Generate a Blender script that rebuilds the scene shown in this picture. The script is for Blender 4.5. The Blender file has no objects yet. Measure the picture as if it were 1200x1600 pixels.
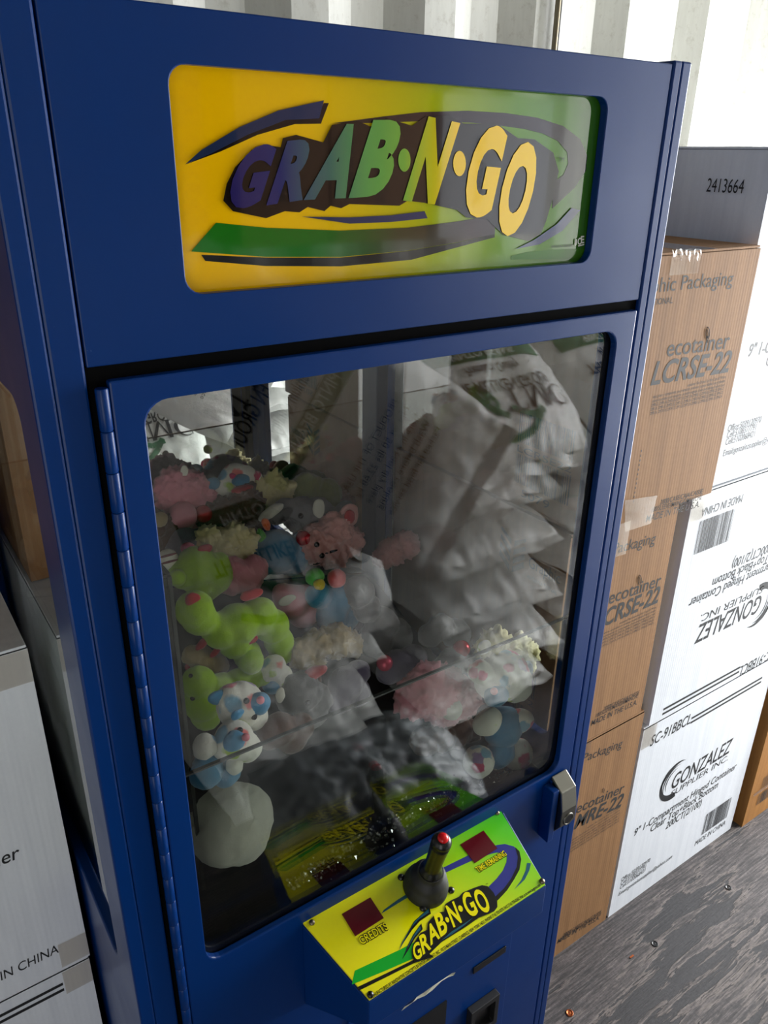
import bpy, bmesh, math, random
from mathutils import Vector, Matrix, noise
from mathutils.bvhtree import BVHTree
random.seed(7)
SC = bpy.context.scene
COL = SC.collection
V = Vector

# ------------------------------------------------------------------ camera
F_PX = 1229.583
CAM_C = V((-0.12128, -0.68556, 1.74150))
RX, RY, RZ = 0.425220893, 0.0172518109, 0.610039721
def cam_rot():
    B = Matrix(((1, 0, 0), (0, 0, -1), (0, 1, 0)))
    cx, sx = math.cos(RX), math.sin(RX); cy, sy = math.cos(RY), math.sin(RY); cz, sz = math.cos(RZ), math.sin(RZ)
    Rz = Matrix(((cz, -sz, 0), (sz, cz, 0), (0, 0, 1)))
    Rx = Matrix(((1, 0, 0), (0, cx, -sx), (0, sx, cx)))
    Rr = Matrix(((cy, -sy, 0), (sy, cy, 0), (0, 0, 1)))
    return Rr @ Rx @ B @ Rz
RM = cam_rot()
cam_d = bpy.data.cameras.new('camera')
cam_d.sensor_fit = 'VERTICAL'; cam_d.sensor_height = 36; cam_d.lens = F_PX / 1600 * 36
cam_d.clip_start = 0.02
cam = bpy.data.objects.new('camera', cam_d); COL.objects.link(cam)
mw = Matrix.Identity(4)
for i in range(3):
    mw[i][0] = RM[0][i]; mw[i][1] = -RM[1][i]; mw[i][2] = -RM[2][i]; mw[i][3] = CAM_C[i]
cam.matrix_world = mw
SC.camera = cam
# measured from the photograph: where a sight line meets a real surface
def sight(p): return RM.transposed() @ V((p[0] - 600, p[1] - 800, F_PX))
def at(p, y):
    v = sight(p); return CAM_C + v * ((y - CAM_C.y) / v.y)
def atx(p, x):
    v = sight(p); return CAM_C + v * ((x - CAM_C.x) / v.x)
def atz(p, z):
    v = sight(p); return CAM_C + v * ((z - CAM_C.z) / v.z)
def atplane(p, P0, n):
    v = sight(p); return CAM_C + v * ((P0 - CAM_C).dot(n) / v.dot(n))
def depth(P): return (RM @ (P - CAM_C)).z

# ------------------------------------------------------------------ light
w = bpy.data.worlds.new('world'); SC.world = w; w.use_nodes = True
bg = w.node_tree.nodes['Background']
bg.inputs[0].default_value = (0.75, 0.86, 1.0, 1); bg.inputs[1].default_value = 0.6
def area(name, loc, rot, sx, sy, power, col=(1, 1, 1)):
    d = bpy.data.lights.new(name, 'AREA'); d.shape = 'RECTANGLE'; d.size = sx; d.size_y = sy
    d.energy = power; d.color = col
    o = bpy.data.objects.new(name, d); o.location = loc; o.rotation_euler = rot; COL.objects.link(o); return o
area('daylight_at_open_end', (3.55, -0.42, 1.3), (0, math.radians(90), 0), 2.2, 1.7, 240, (0.97, 0.985, 1.0))
area('added_side_fill', (-1.13, -1.70, 1.05), (math.radians(90), 0, 0), 1.04, 2.05, 13, (1.0, 0.98, 0.95))  # added fill light, no known source; lifts the left cartons and toys
SC.view_settings.view_transform = 'Standard'; SC.view_settings.look = 'None'
SC.view_settings.gamma = 1; SC.view_settings.exposure = 0.0; SC.view_settings.use_curve_mapping = False
SC.cycles.max_bounces = 10; SC.cycles.transparent_max_bounces = 16; SC.cycles.glossy_bounces = 5
SC.cycles.diffuse_bounces = 4; SC.cycles.use_denoising = True; SC.cycles.sample_clamp_indirect = 6
SC.cycles.caustics_reflective = False; SC.cycles.caustics_refractive = False

# ------------------------------------------------------------------ materials
def lin(c):
    c = c / 255.0
    return c / 12.92 if c <= 0.04045 else ((c + 0.055) / 1.055) ** 2.4
def rgb(r, g, b): return (lin(r), lin(g), lin(b), 1)
MATS = {}
class NT:
    def __init__(s, name):
        s.m = bpy.data.materials.new(name); s.m.use_nodes = True; s.t = s.m.node_tree; s.n = s.t.nodes
        s.p = s.n['Principled BSDF']; s.out = s.n['Material Output']; MATS[name] = s.m
    def new(s, typ, **kw):
        n = s.n.new(typ)
        for k, v in kw.items(): setattr(n, k, v)
        return n
    def link(s, a, b): s.t.links.new(a, b)
    def coord(s, kind='Object', scale=(1, 1, 1), rot=(0, 0, 0)):
        c = s.new('ShaderNodeTexCoord'); m = s.new('ShaderNodeMapping')
        m.inputs['Scale'].default_value = scale; m.inputs['Rotation'].default_value = rot
        s.link(c.outputs[kind], m.inputs['Vector']); return m.outputs['Vector']
    def noise(s, vec, scale, detail=4, rough=0.55):
        n = s.new('ShaderNodeTexNoise'); n.inputs['Scale'].default_value = scale; n.inputs['Detail'].default_value = detail
        n.inputs['Roughness'].default_value = rough; s.link(vec, n.inputs['Vector']); return n.outputs['Fac']
    def ramp(s, fac, stops, interp='LINEAR'):
        r = s.new('ShaderNodeValToRGB'); r.color_ramp.interpolation = interp
        e = r.color_ramp.elements
        while len(e) < len(stops): e.new(0.5)
        for el, (p, c) in zip(e, stops): el.position = p; el.color = c
        s.link(fac, r.inputs['Fac']); return r.outputs['Color']
    def mix(s, fac, a, b, mode='MIX'):
        n = s.new('ShaderNodeMix', data_type='RGBA', blend_type=mode)
        for inp, v in ((n.inputs['Factor'], fac), (n.inputs['A'] if False else n.inputs[6], a), (n.inputs[7], b)):
            if isinstance(v, (int, float)): inp.default_value = v
            elif isinstance(v, tuple): inp.default_value = v
            else: s.link(v, inp)
        return n.outputs[2]
    def math(s, op, a, b=0.0):
        n = s.new('ShaderNodeMath', operation=op)
        for i, v in enumerate((a, b)):
            if isinstance(v, (int, float)): n.inputs[i].default_value = v
            else: s.link(v, n.inputs[i])
        return n.outputs[0]
    def bump(s, h, strength=0.3, dist=0.002):
        b = s.new('ShaderNodeBump'); b.inputs['Strength'].default_value = strength; b.inputs['Distance'].default_value = dist
        s.link(h, b.inputs['Height']); s.link(b.outputs[0], s.p.inputs['Normal'])
    def base(s, c):
        if isinstance(c, tuple): s.p.inputs['Base Color'].default_value = c
        else: s.link(c, s.p.inputs['Base Color'])
    def set(s, **kw):
        for k, v in kw.items(): s.p.inputs[k.replace('_', ' ')].default_value = v
        return s
def plain(name, col, rough=0.6, metal=0.0, **kw):
    n = NT(name); n.base(col); n.set(Roughness=rough, Metallic=metal, **kw)
    return n.m
def paint(name, col, rough=0.3):
    n = NT(name); v = n.coord()
    f = n.noise(v, 6, 5); sp = n.noise(v, 260, 2)
    dots = n.ramp(sp, [(0.0, (0, 0, 0, 1)), (0.78, (0, 0, 0, 1)), (0.82, (1, 1, 1, 1))])
    c = n.mix(n.math('MULTIPLY', f, 0.35), col, tuple(x * 0.75 for x in col[:3]) + (1,))
    c = n.mix(n.math('MULTIPLY', dots, 0.12), c, rgb(150, 165, 190))
    n.base(c); n.set(Coat_Weight=0.05, Coat_Roughness=0.1, Specular_IOR_Level=0.22)
    r = n.new('ShaderNodeMapRange'); n.link(f, r.inputs[0]); r.inputs[3].default_value = rough - 0.08; r.inputs[4].default_value = rough + 0.14
    n.link(r.outputs[0], n.p.inputs['Roughness'])
    n.bump(n.noise(v, 420, 2), 0.06, 0.0006)
    return n.m
def cardboard(name, col, dark, streak):
    n = NT(name); v = n.coord(); vs = n.coord(scale=(1, 1, 0.06))
    fine = n.noise(v, 160, 5, 0.7); big = n.noise(v, 5, 3); st = n.noise(vs, 75, 3, 0.6)
    c = n.mix(n.math('MULTIPLY', fine, 0.5), col, dark)
    c = n.mix(n.ramp(st, [(0.38, (0, 0, 0, 1)), (0.7, (streak, streak, streak, 1))]), c, dark)
    c = n.mix(n.math('MULTIPLY', big, 0.25), c, dark)
    n.base(c); n.set(Roughness=0.75)
    wv = n.new('ShaderNodeTexWave', wave_type='BANDS', bands_direction='X'); wv.inputs['Scale'].default_value = 42
    n.link(n.coord(), wv.inputs['Vector'])
    n.bump(n.math('ADD', n.math('MULTIPLY', wv.outputs['Fac'], 0.5), n.math('MULTIPLY', big, 2.0)), 0.09, 0.002)
    return n.m
def thin_glass(name, tint, f0, glossy=(1, 1, 1, 1), dirt=0.0, rough=0.0):
    n = NT(name); n.n.remove(n.p)
    lw = n.new('ShaderNodeLayerWeight'); lw.inputs[0].default_value = 0.5
    fr = n.math('ADD', n.math('MULTIPLY', n.math('POWER', lw.outputs['Facing'], 5.0), 1 - f0), f0)
    tr = n.new('ShaderNodeBsdfTransparent'); tr.inputs[0].default_value = tint
    gl = n.new('ShaderNodeBsdfGlossy'); gl.inputs['Roughness'].default_value = rough; gl.inputs[0].default_value = glossy
    mx = n.new('ShaderNodeMixShader'); n.link(fr, mx.inputs[0]); n.link(tr.outputs[0], mx.inputs[1]); n.link(gl.outputs[0], mx.inputs[2])
    last = mx.outputs[0]
    if dirt:
        df = n.new('ShaderNodeBsdfDiffuse'); df.inputs[0].default_value = (0.55, 0.55, 0.52, 1)
        f = n.ramp(n.noise(n.coord(), 9, 6, 0.65), [(0.45, (0, 0, 0, 1)), (0.8, (dirt,) * 3 + (1,))])
        m2 = n.new('ShaderNodeMixShader'); n.link(f, m2.inputs[0]); n.link(last, m2.inputs[1]); n.link(df.outputs[0], m2.inputs[2]); last = m2.outputs[0]
    n.link(last, n.out.inputs[0]); return n.m
BLUE = paint('blue_enamel', rgb(0, 46, 108), 0.3)
DKBLUE = paint('navy_enamel', rgb(14, 30, 62), 0.4)
BLACK = plain('black_plastic', rgb(16, 16, 18), 0.28)
BLACKM = plain('black_rubber', rgb(22, 22, 24), 0.55)
CHROME = plain('worn_chrome', rgb(112, 110, 102), 0.3, 1.0)
STEEL = plain('screw_steel', rgb(120, 112, 96), 0.4, 1.0)
COPPER = plain('copper_screw', rgb(170, 96, 60), 0.35, 1.0)
RED = plain('red_plastic', rgb(205, 14, 22), 0.22)
INK = plain('black_ink', rgb(30, 31, 33), 0.55)
INKB = plain('box_ink', rgb(46, 46, 46), 0.7)
WHITE = plain('white_print', rgb(225, 228, 220), 0.5)
PAPER = plain('torn_paper', rgb(205, 205, 186), 0.8)
DISPLAY = plain('red_display_window', rgb(92, 6, 20), 0.12)
GLASS = thin_glass('door_glass', (0.95, 0.955, 0.95, 1), 0.05, dirt=0.0)
SIDEGLASS = thin_glass('side_glass', (0.93, 0.94, 0.935, 1), 0.05)
ACRYL = thin_glass('clear_acrylic', (0.9, 0.92, 0.9, 1), 0.035)
ACEDGE = plain('acrylic_edge', rgb(58, 62, 60), 0.25)
MIRROR = plain('mirror_silver', (0.9, 0.9, 0.89, 1), 0.012, 1.0)
KRAFT = cardboard('brown_cardboard', rgb(160, 118, 76), rgb(112, 78, 46), 0.5)
KRAFT2 = cardboard('orange_cardboard', rgb(172, 118, 52), rgb(126, 82, 34), 0.5)
WCARD = cardboard('white_cardboard', rgb(232, 235, 240), rgb(204, 208, 216), 0.45)
TAPE = thin_glass('packing_tape', (0.96, 0.94, 0.91, 1), 0.06, rough=0.12)

# ------------------------------------------------------------------ mesh builder
class MB:
    def __init__(s): s.v = []; s.f = []; s.mi = []; s.mats = []; s.sm = []
    def idx(s, m):
        if m not in s.mats: s.mats.append(m)
        return s.mats.index(m)
    def add(s, vs, fs, mat, smooth=False):
        o = len(s.v); s.v += [V(p) for p in vs]; k = s.idx(mat)
        for f in fs: s.f.append([i + o for i in f]); s.mi.append(k); s.sm.append(smooth)
    def box(s, x0, x1, y0, y1, z0, z1, mat):
        vs = [(x, y, z) for x in (x0, x1) for y in (y0, y1) for z in (z0, z1)]
        s.add(vs, [(0, 1, 3, 2), (4, 6, 7, 5), (0, 4, 5, 1), (2, 3, 7, 6), (0, 2, 6, 4), (1, 5, 7, 3)], mat)
    def poly(s, pts, mat, n=None):
        pts = [V(p) for p in pts]
        if n is not None:
            a = V((0, 0, 0))
            for i in range(len(pts)): a += pts[i].cross(pts[(i + 1) % len(pts)])
            if a.dot(n) < 0: pts = pts[::-1]
        s.add(pts, [tuple(range(len(pts)))], mat)
    def prism(s, pts, d, mat):
        n = len(pts); pts = [V(p) for p in pts]; q = [p + V(d) for p in pts]
        s.add(pts + q, [tuple(range(n))[::-1], tuple(range(n, 2 * n))] + [(i, (i + 1) % n, n + (i + 1) % n, n + i) for i in range(n)], mat)
    def frame_of(s, ax):
        ax = V(ax).normalized(); t = V((0, 0, 1)) if abs(ax.z) < 0.9 else V((1, 0, 0))
        u = ax.cross(t).normalized(); return ax, u, ax.cross(u)
    def lathe(s, o, ax, prof, mat, n=24, smooth=True, cap=True):
        ax, u, w_ = s.frame_of(ax); o = V(o); vs = []; fs = []
        for (r, h) in prof:
            for k in range(n):
                a = 2 * math.pi * k / n; vs.append(o + ax * h + (u * math.cos(a) + w_ * math.sin(a)) * r)
        for i in range(len(prof) - 1):
            for k in range(n):
                k2 = (k + 1) % n; fs.append((i * n + k, i * n + k2, (i + 1) * n + k2, (i + 1) * n + k))
        s.add(vs, fs, mat, smooth)
        if cap:
            m = (len(prof) - 1) * n
            s.add(vs[:n][::-1], [tuple(range(n))], mat); s.add(vs[m:], [tuple(range(n))], mat)
    def cyl(s, p0, p1, r, mat, n=16): s.lathe(p0, V(p1) - V(p0), [(r, 0), (r, (V(p1) - V(p0)).length)], mat, n)
    def ball(s, c, r, mat, n=14, sq=(1, 1, 1)):
        prof = [(max(1e-5, r * math.sin(math.pi * i / n)), -r * math.cos(math.pi * i / n)) for i in range(n + 1)]
        o = len(s.v); s.lathe((0, 0, 0), (0, 0, 1), prof, mat, n * 2, True, False)
        for i in range(o, len(s.v)):
            p = s.v[i]; s.v[i] = V((p.x * sq[0] + c[0], p.y * sq[1] + c[1], p.z * sq[2] + c[2]))
    def tube(s, pts, r, mat, n=8):
        pts = [V(p) for p in pts]; vs = []; fs = []
        for i, p in enumerate(pts):
            d = (pts[min(i + 1, len(pts) - 1)] - pts[max(i - 1, 0)]).normalized()
            ax, u, w_ = s.frame_of(d)
            for k in range(n):
                a = 2 * math.pi * k / n; vs.append(p + (u * math.cos(a) + w_ * math.sin(a)) * r)
        for i in range(len(pts) - 1):
            for k in range(n): fs.append((i * n + k, i * n + (k + 1) % n, (i + 1) * n + (k + 1) % n, (i + 1) * n + k))
        s.add(vs, fs, mat, True)
    def build(s, name, parent=None, bevel=0, loc=None, seg=2):
        base = V(loc) if loc is not None else (root_loc(parent) if parent else V((0, 0, 0)))
        me = bpy.data.meshes.new(name)
        me.from_pydata([tuple(p - base) for p in s.v], [], s.f)
        for m in s.mats: me.materials.append(m)
        me.polygons.foreach_set('material_index', s.mi); me.polygons.foreach_set('use_smooth', s.sm); me.update()
        o = bpy.data.objects.new(name, me); COL.objects.link(o)
        if parent: o.parent = parent
        else: o.location = base
        if bevel:
            b = o.modifiers.new('bevel', 'BEVEL'); b.width = bevel; b.segments = seg; b.limit_method = 'ANGLE'; b.angle_limit = math.radians(40)
        return o
def root_loc(o):
    while o.parent: o = o.parent
    return V(o.location)
def tag(o, label, cat, group=None):
    o['label'] = label; o['category'] = cat
    if group: o['group'] = group
    return o
def thing(name, loc, label, cat, group=None):
    o = bpy.data.objects.new(name, None); o.empty_display_size = 0.05; o.location = loc; COL.objects.link(o)
    return tag(o, label, cat, group)
def struct(o): o['kind'] = 'structure'; return o

# ------------------------------------------------------------------ lettering
_tc = {}
def glyphs(s, bold=0.0, shear=0.0):
    k = (s, bold, shear)
    if k not in _tc:
        c = bpy.data.curves.new('lettering', 'FONT'); c.body = s; c.size = 1; c.dimensions = '2D'; c.fill_mode = 'BOTH'
        c.offset = bold; c.shear = shear; c.resolution_u = 4
        o = bpy.data.objects.new('lettering', c); COL.objects.link(o)
        dg = bpy.context.evaluated_depsgraph_get()
        me = bpy.data.meshes.new_from_object(o.evaluated_get(dg))
        vs = [(v.co.x, v.co.y) for v in me.vertices]; fs = [tuple(p.vertices) for p in me.polygons]
        bpy.data.objects.remove(o); bpy.data.curves.remove(c); bpy.data.meshes.remove(me)
        xs = [v[0] for v in vs] or [0]; ys = [v[1] for v in vs] or [0]
        _tc[k] = (vs, fs, min(xs), max(xs), min(ys), max(ys))
    return _tc[k]
CAPH = None
def write(mb, mat, s, P0, P1, n, cap=None, bold=0.0, shear=0.0, pre='', off=0.0003, warp=None):
    """lettering along the baseline P0-P1 on the surface with normal n"""
    global CAPH
    if CAPH is None: g = glyphs('H'); CAPH = g[5] - g[4]
    P0, P1, n = V(P0), V(P1), V(n).normalized()
    full = glyphs(pre + s, bold, shear); part = glyphs(s, bold, shear)
    wpart = part[3] - part[2]; xs = full[3] - wpart
    r = (P1 - P0); sc = r.length / wpart; r.normalize(); up = n.cross(r)
    sy = cap / CAPH if cap else sc
    mb.add([P0 + r * ((x - xs) * sc) + up * (y * sy) + n * off for x, y in full[0]], full[1], mat)
def glyph_quad(mb, mat, ch, BL, BR, TL, n, bold=0.03, off=0.0012, grow=0.0):
    vs, fs, x0, x1, y0, y1 = glyphs(ch, bold, 0)
    BL, BR, TL = V(BL), V(BR), V(TL); n = V(n)
    mb.add([BL + (BR - BL) * (((x - x0) / (x1 - x0) - .5) * (1 + grow) + .5) + (TL - BL) * (((y - y0) / (y1 - y0) - .5) * (1 + grow) + .5) + n * off for x, y in vs], fs, mat)
def barcode(mb, mat, O, r, up, wd, h, n, off=0.0003, seed=3):
    rr = random.Random(seed); x = 0; O, r, up, n = V(O), V(r), V(up), V(n)
    while x < wd:
        b = wd * rr.choice((0.008, 0.008, 0.016, 0.024)); g = wd * rr.choice((0.008, 0.014, 0.02))
        a = O + r * x + n * off; mb.poly([a, a + r * b, a + r * b + up * h, a + up * h], mat, n); x += b + g

# ------------------------------------------------------------------ the container
def wallmat(name, col, dirt):
    n = NT(name); v = n.coord(); vs = n.coord(scale=(1, 1, 0.12))
    f = n.ramp(n.noise(vs, 26, 6, 0.7), [(0.35, (0, 0, 0, 1)), (0.75, (1, 1, 1, 1))])
    g = n.ramp(n.noise(v, 60, 4, 0.7), [(0.55, (0, 0, 0, 1)), (0.72, (1, 1, 1, 1))])
    c = n.mix(n.math('MULTIPLY', f, 0.4), col, dirt); c = n.mix(n.math('MULTIPLY', g, 0.3), c, rgb(150, 140, 120))
    n.base(c); n.set(Roughness=0.5); n.bump(n.noise(v, 30, 3), 0.1, 0.003); return n.m
WALLM = wallmat('container_paint', rgb(222, 222, 214), rgb(168, 166, 156))
def floor_mat():
    n = NT('weathered_plywood'); rt = (0, 0, math.radians(-4))
    vs = n.coord(scale=(0.42, 3.4, 1), rot=rt); vf = n.coord(scale=(0.6, 9, 1), rot=rt)
    warp = n.new('ShaderNodeTexNoise'); warp.inputs['Scale'].default_value = 3.5; warp.inputs['Detail'].default_value = 4; n.link(n.coord(), warp.inputs['Vector'])
    ad = n.new('ShaderNodeVectorMath', operation='ADD'); sc = n.new('ShaderNodeVectorMath', operation='SCALE'); sc.inputs[3].default_value = 0.12
    n.link(warp.outputs['Color'], sc.inputs[0]); n.link(vs, ad.inputs[0]); n.link(sc.outputs[0], ad.inputs[1])
    patch = n.noise(ad.outputs[0], 5.2, 7, 0.62); grain = n.noise(vf, 22, 7, 0.72); grit = n.noise(n.coord(), 150, 5, 0.75)
    wood = n.ramp(n.math('ADD', n.math('MULTIPLY', grain, 0.7), n.math('MULTIPLY', grit, 0.3)), [(0.36, rgb(30, 28, 29)), (0.47, rgb(62, 57, 57)), (0.57, rgb(92, 85, 84)), (0.68, rgb(136, 127, 124))])
    tar = n.ramp(grit, [(0.3, rgb(34, 33, 35)), (0.7, rgb(60, 58, 60))])
    k = n.ramp(patch, [(0.545, (0, 0, 0, 1)), (0.56, (1, 1, 1, 1))])
    edge = n.ramp(patch, [(0.51, (0, 0, 0, 1)), (0.542, (1, 1, 1, 1)), (0.555, (0, 0, 0, 1))])
    c = n.mix(k, wood, tar); c = n.mix(n.math('MULTIPLY', edge, 0.4), c, rgb(150, 138, 130))
    crack = n.ramp(n.noise(vf, 5, 7, 0.6), [(0.475, (0, 0, 0, 1)), (0.5, (1, 1, 1, 1)), (0.525, (0, 0, 0, 1))])
    c = n.mix(n.math('MULTIPLY', crack, 0.75), c, rgb(36, 34, 35))
    n.base(c); n.set(Roughness=0.7)
    n.bump(n.math('ADD', n.math('MULTIPLY', grain, 0.8), n.math('SUBTRACT', n.math('MULTIPLY', grit, 0.3), n.math('MULTIPLY', k, 0.5))), 0.6, 0.005)
    return n.m
FLOORM = floor_mat()
XL, XR, YB, YF, ZT = -2.4, 3.6, 0.70, -1.66, 2.45
b = MB(); b.box(XL - .05, XR, YF - .05, YB + .06, -0.06, 0, FLOORM); struct(b.build('floor'))
b = MB(); b.box(XL - .05, XR, YF - .05, YB + .06, ZT, ZT + .03, wallmat('ceiling_steel', rgb(104, 104, 98), rgb(80, 76, 68))); struct(b.build('ceiling'))
def corrugated(name, y, sgn, ph, xa=-99, xb=99, za=0, zb=2.45):
    pts = []; x = ph - 0.278 * 20
    while x < XR + 0.3:
        for dx, d in ((0, 0), (0.072, 0), (0.140, 0.036), (0.210, 0.036)): pts.append((x + dx, y + sgn * d))
        x += 0.278
    pts = [p for p in pts if max(XL - .05, xa) <= p[0] <= min(XR, xb)]
    m = MB(); vs = [(x, yy, za) for x, yy in pts] + [(x, yy, zb) for x, yy in pts]; n = len(pts)
    vs2 = [(x, yy + sgn * 0.004, z) for x, yy, z in vs]
    fr = [(i, i + 1, n + i + 1, n + i) for i in range(n - 1)]
    m.add(vs, fr if sgn > 0 else [f[::-1] for f in fr], WALLM); m.add(vs2, [f[::-1] for f in fr] if sgn > 0 else fr, WALLM)
    return struct(m.build(name))
corrugated('wall_back', 0.672, 1, 0.90)
corrugated('wall_front', YF + 0.03, -1, 0.1, xa=-0.56); corrugated('wall_front', YF + 0.03, -1, 0.1, xb=-1.70); corrugated('wall_front', YF + 0.03, -1, 0.1, xa=-1.72, xb=-0.54, za=2.1)  # unseen wall, with an invented opening left in it for the fill light
b = MB()
for x0, x1, z0, z1 in ((-0.60, -0.52, 0, 2.16), (-1.74, -1.66, 0, 2.16), (-1.66, -0.60, 2.08, 2.16)): b.box(x0, x1, YF - .03, YF + .05, z0, z1, WALLM)
struct(b.build('added_trim_1', None, 0.004))  # frame made up for the invented opening around the fill light
b = MB(); b.box(XL - .05, XL, YF - .05, YB + .06, 0, ZT, WALLM); struct(b.build('wall_left'))
b = MB(); b.cyl((1.222, 0.655, 0.0), (1.222, 0.655, ZT), 0.006, STEEL, 12); b.cyl((1.236, 0.662, 0), (1.236, 0.662, ZT), 0.004, BLACK, 10)
o = b.build('lashing_rod', loc=(1.222, 0.655, 0)); tag(o, 'thin upright steel rod against the corrugated white wall above the machine', 'rod')

# ------------------------------------------------------------------ the crane machine
W, H, DEP = 0.80, 1.85, 0.66
NF = V((0, -1, 0))
mach = thing('claw_crane_machine', (0.4, 0.33, 0), 'blue claw crane game cabinet with yellow and green GRAB-N-GO sign, full of plush toys', 'arcade machine')
def rrect(x0, x1, z0, z1, r, k=6):
    out = []
    for cx, cz, a0 in ((x1 - r, z1 - r, 0), (x0 + r, z1 - r, 90), (x0 + r, z0 + r, 180), (x1 - r, z0 + r, 270)):
        out.append([(cx + r * math.cos(math.radians(a0 + 90 * i / k)), cz + r * math.sin(math.radians(a0 + 90 * i / k))) for i in range(k + 1)])
    return out
def plate(mb, outer, hole, r, y0, y1, mat, P=lambda x, y, z: (x, y, z)):
    """flat sheet with one rounded opening, y0..y1 thick"""
    x0, x1, z0, z1 = outer; co = [(x1, z1), (x0, z1), (x0, z0), (x1, z0)]; arcs = rrect(*hole, r)
    loop = [p for a in arcs for p in a]; n = len(loop)
    vs = [P(x, y0, z) for x, z in loop + co] + [P(x, y1, z) for x, z in loop + co]; m = n + 4; fs = []
    for k in range(4):
        s = k * len(arcs[0])
        for i in range(len(arcs[0]) - 1):
            fs.append((n + k, s + i + 1, s + i)); fs.append((m + n + k, m + s + i, m + s + i + 1))
        e = s + len(arcs[0]) - 1; nx = (e + 1) % n; k2 = (k + 1) % 4
        fs.append((n + k, n + k2, nx, e)); fs.append((m + n + k, m + e, m + nx, m + n + k2))
        fs.append((n + k, m + n + k, m + n + k2, n + k2))
    for i in range(n): fs.append((i, (i + 1) % n, m + (i + 1) % n, m + i))
    mb.add(vs, fs, mat)
# shell: two sides with windows, back, top, base, corner posts, play-field ceiling
b = MB()
for x0, x1 in ((0, 0.018), (W - 0.018, W)):
    plate(b, (0.0, DEP, 0.0, H), (0.075, 0.60, 0.772, 1.532), 0.03, x0, x1, BLUE, P=lambda a, y, z: (y, a, z))
b.box(0.018, W - .018, DEP - .018, DEP, 0, H, BLUE); b.box(0.018, W - .018, 0.03, DEP - .018, H - .02, H, BLUE)
b.box(0.018, W - .018, 0.03, DEP - .018, 0.0, 0.03, BLUE)
b.box(0.018, 0.0455, 0, 0.03, 0, H, BLUE); b.box(0.767, W - .018, 0, 0.03, 0, H, BLUE)
b.box(0.018, W - .018, 0.03, DEP - .018, 1.562, 1.58, DKBLUE)
for x0, x1 in ((0.018, 0.045), (0.755, W - .018)): b.box(x0, x1, 0.60, 0.632, 0.03, 1.56, DKBLUE)
b.build('cabinet_shell', mach, 0.0025)
b = MB()
plate(b, (0.0475, 0.7655, 1.5725, 1.846), (0.142, 0.661, 1.626, 1.806), 0.016, 0.0015, 0.012, BLUE)
b.build('marquee_panel', mach, 0.0012)
SEAM = plain('seam_black', rgb(8, 8, 9), 0.9, Specular_IOR_Level=0.05)
b = MB(); b.box(0.0475, 0.7655, 0.0125, 0.0285, 1.5575, 1.5765, SEAM); b.box(0.0457, 0.068, 0.0055, 0.0285, 0.03, 1.5575, SEAM); b.box(0.0457, 0.7668, 0.0055, 0.0124, 1.5575, 1.5722, SEAM); b.box(0.752, 0.7668, 0.0055, 0.0285, 0.03, 1.5575, SEAM); b.build('seam_gasket', mach)
# mirror at the back, side windows
b = MB(); b.box(0.046, 0.754, 0.628, 0.634, 0.76, 1.56, MIRROR); b.build('back_mirror', mach)
for x in (0.010, W - 0.010):
    b = MB(); b.box(x - .002, x + .002, 0.07, 0.605, 0.765, 1.54, SIDEGLASS); b.build('side_window', mach)
# play field bed
bedm = plain('bed_black', rgb(20, 22, 28), 0.35)
def bed_z(x, y):
    t = min(1, max(0, (y - 0.16) / 0.44)); lx = min(1, max(0, (x - 0.05) / 0.7))
    return 0.735 + t * (0.30 * (1 - lx) + 0.14 * lx)
b = MB(); NXB, NYB = 20, 20; vs = []
for j in range(NYB + 1):
    for i in range(NXB + 1):
        x = 0.05 + 0.70 * i / NXB; y = 0.045 + 0.58 * j / NYB; vs.append((x, y, bed_z(x, y)))
b.add(vs, [(j * (NXB + 1) + i, j * (NXB + 1) + i + 1, (j + 1) * (NXB + 1) + i + 1, (j + 1) * (NXB + 1) + i) for j in range(NYB) for i in range(NXB)], bedm, True)
b.build('prize_bed', mach)
b = MB(); b.box(0.05, 0.75, 0.029, 0.033, 0.74, 1.072, ACRYL); b.box(0.05, 0.75, 0.0285, 0.0335, 1.072, 1.0745, ACEDGE)
b.build('prize_barrier', mach)
b = MB()
b.box(0.128, 0.131, 0.10, 0.30, 0.80, 1.30, ACRYL); b.box(0.046, 0.128, 0.098, 0.101, 0.80, 1.30, ACRYL)
b.box(0.127, 0.1315, 0.097, 0.1015, 0.80, 1.30, ACEDGE); b.box(0.127, 0.1315, 0.1015, 0.30, 1.30, 1.303, ACEDGE); b.box(0.046, 0.127, 0.098, 0.101, 1.30, 1.303, ACEDGE)
b.build('prize_chute', mach)
# marquee sign ------------------------------------------------------
SY = 0.014
def Z1(x, y): return at((220 + x / 1.53846, 60 + y / 1.53846), SY)
def Z2(x, y): return at((270 + x / 3.42857, 100 + y / 3.42857), SY)
def Z3(x, y): return at((600 + x / 3.42857, 130 + y / 3.42857), SY)
def gradx(name, stops, x0, x1, rough=0.06, extra=None):
    n = NT(name); c = n.new('ShaderNodeTexCoord'); sp = n.new('ShaderNodeSeparateXYZ'); n.link(c.outputs['Object'], sp.inputs[0])
    mr = n.new('ShaderNodeMapRange'); mr.inputs[1].default_value = x0 - 0.4; mr.inputs[2].default_value = x1 - 0.4; n.link(sp.outputs[0], mr.inputs[0])
    fac = mr.outputs[0]
    n.base(n.ramp(fac, stops)); n.set(Roughness=rough, Coat_Weight=0.3, Coat_Roughness=0.02, Coat_IOR=1.5); return n.m
SIGNBG = gradx('sign_background', [(0, rgb(232, 176, 0)), (0.25, rgb(226, 178, 0)), (0.55, rgb(150, 164, 0)), (0.75, rgb(88, 132, 14)), (1, rgb(48, 104, 30))], 0.14, 0.665)
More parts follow.
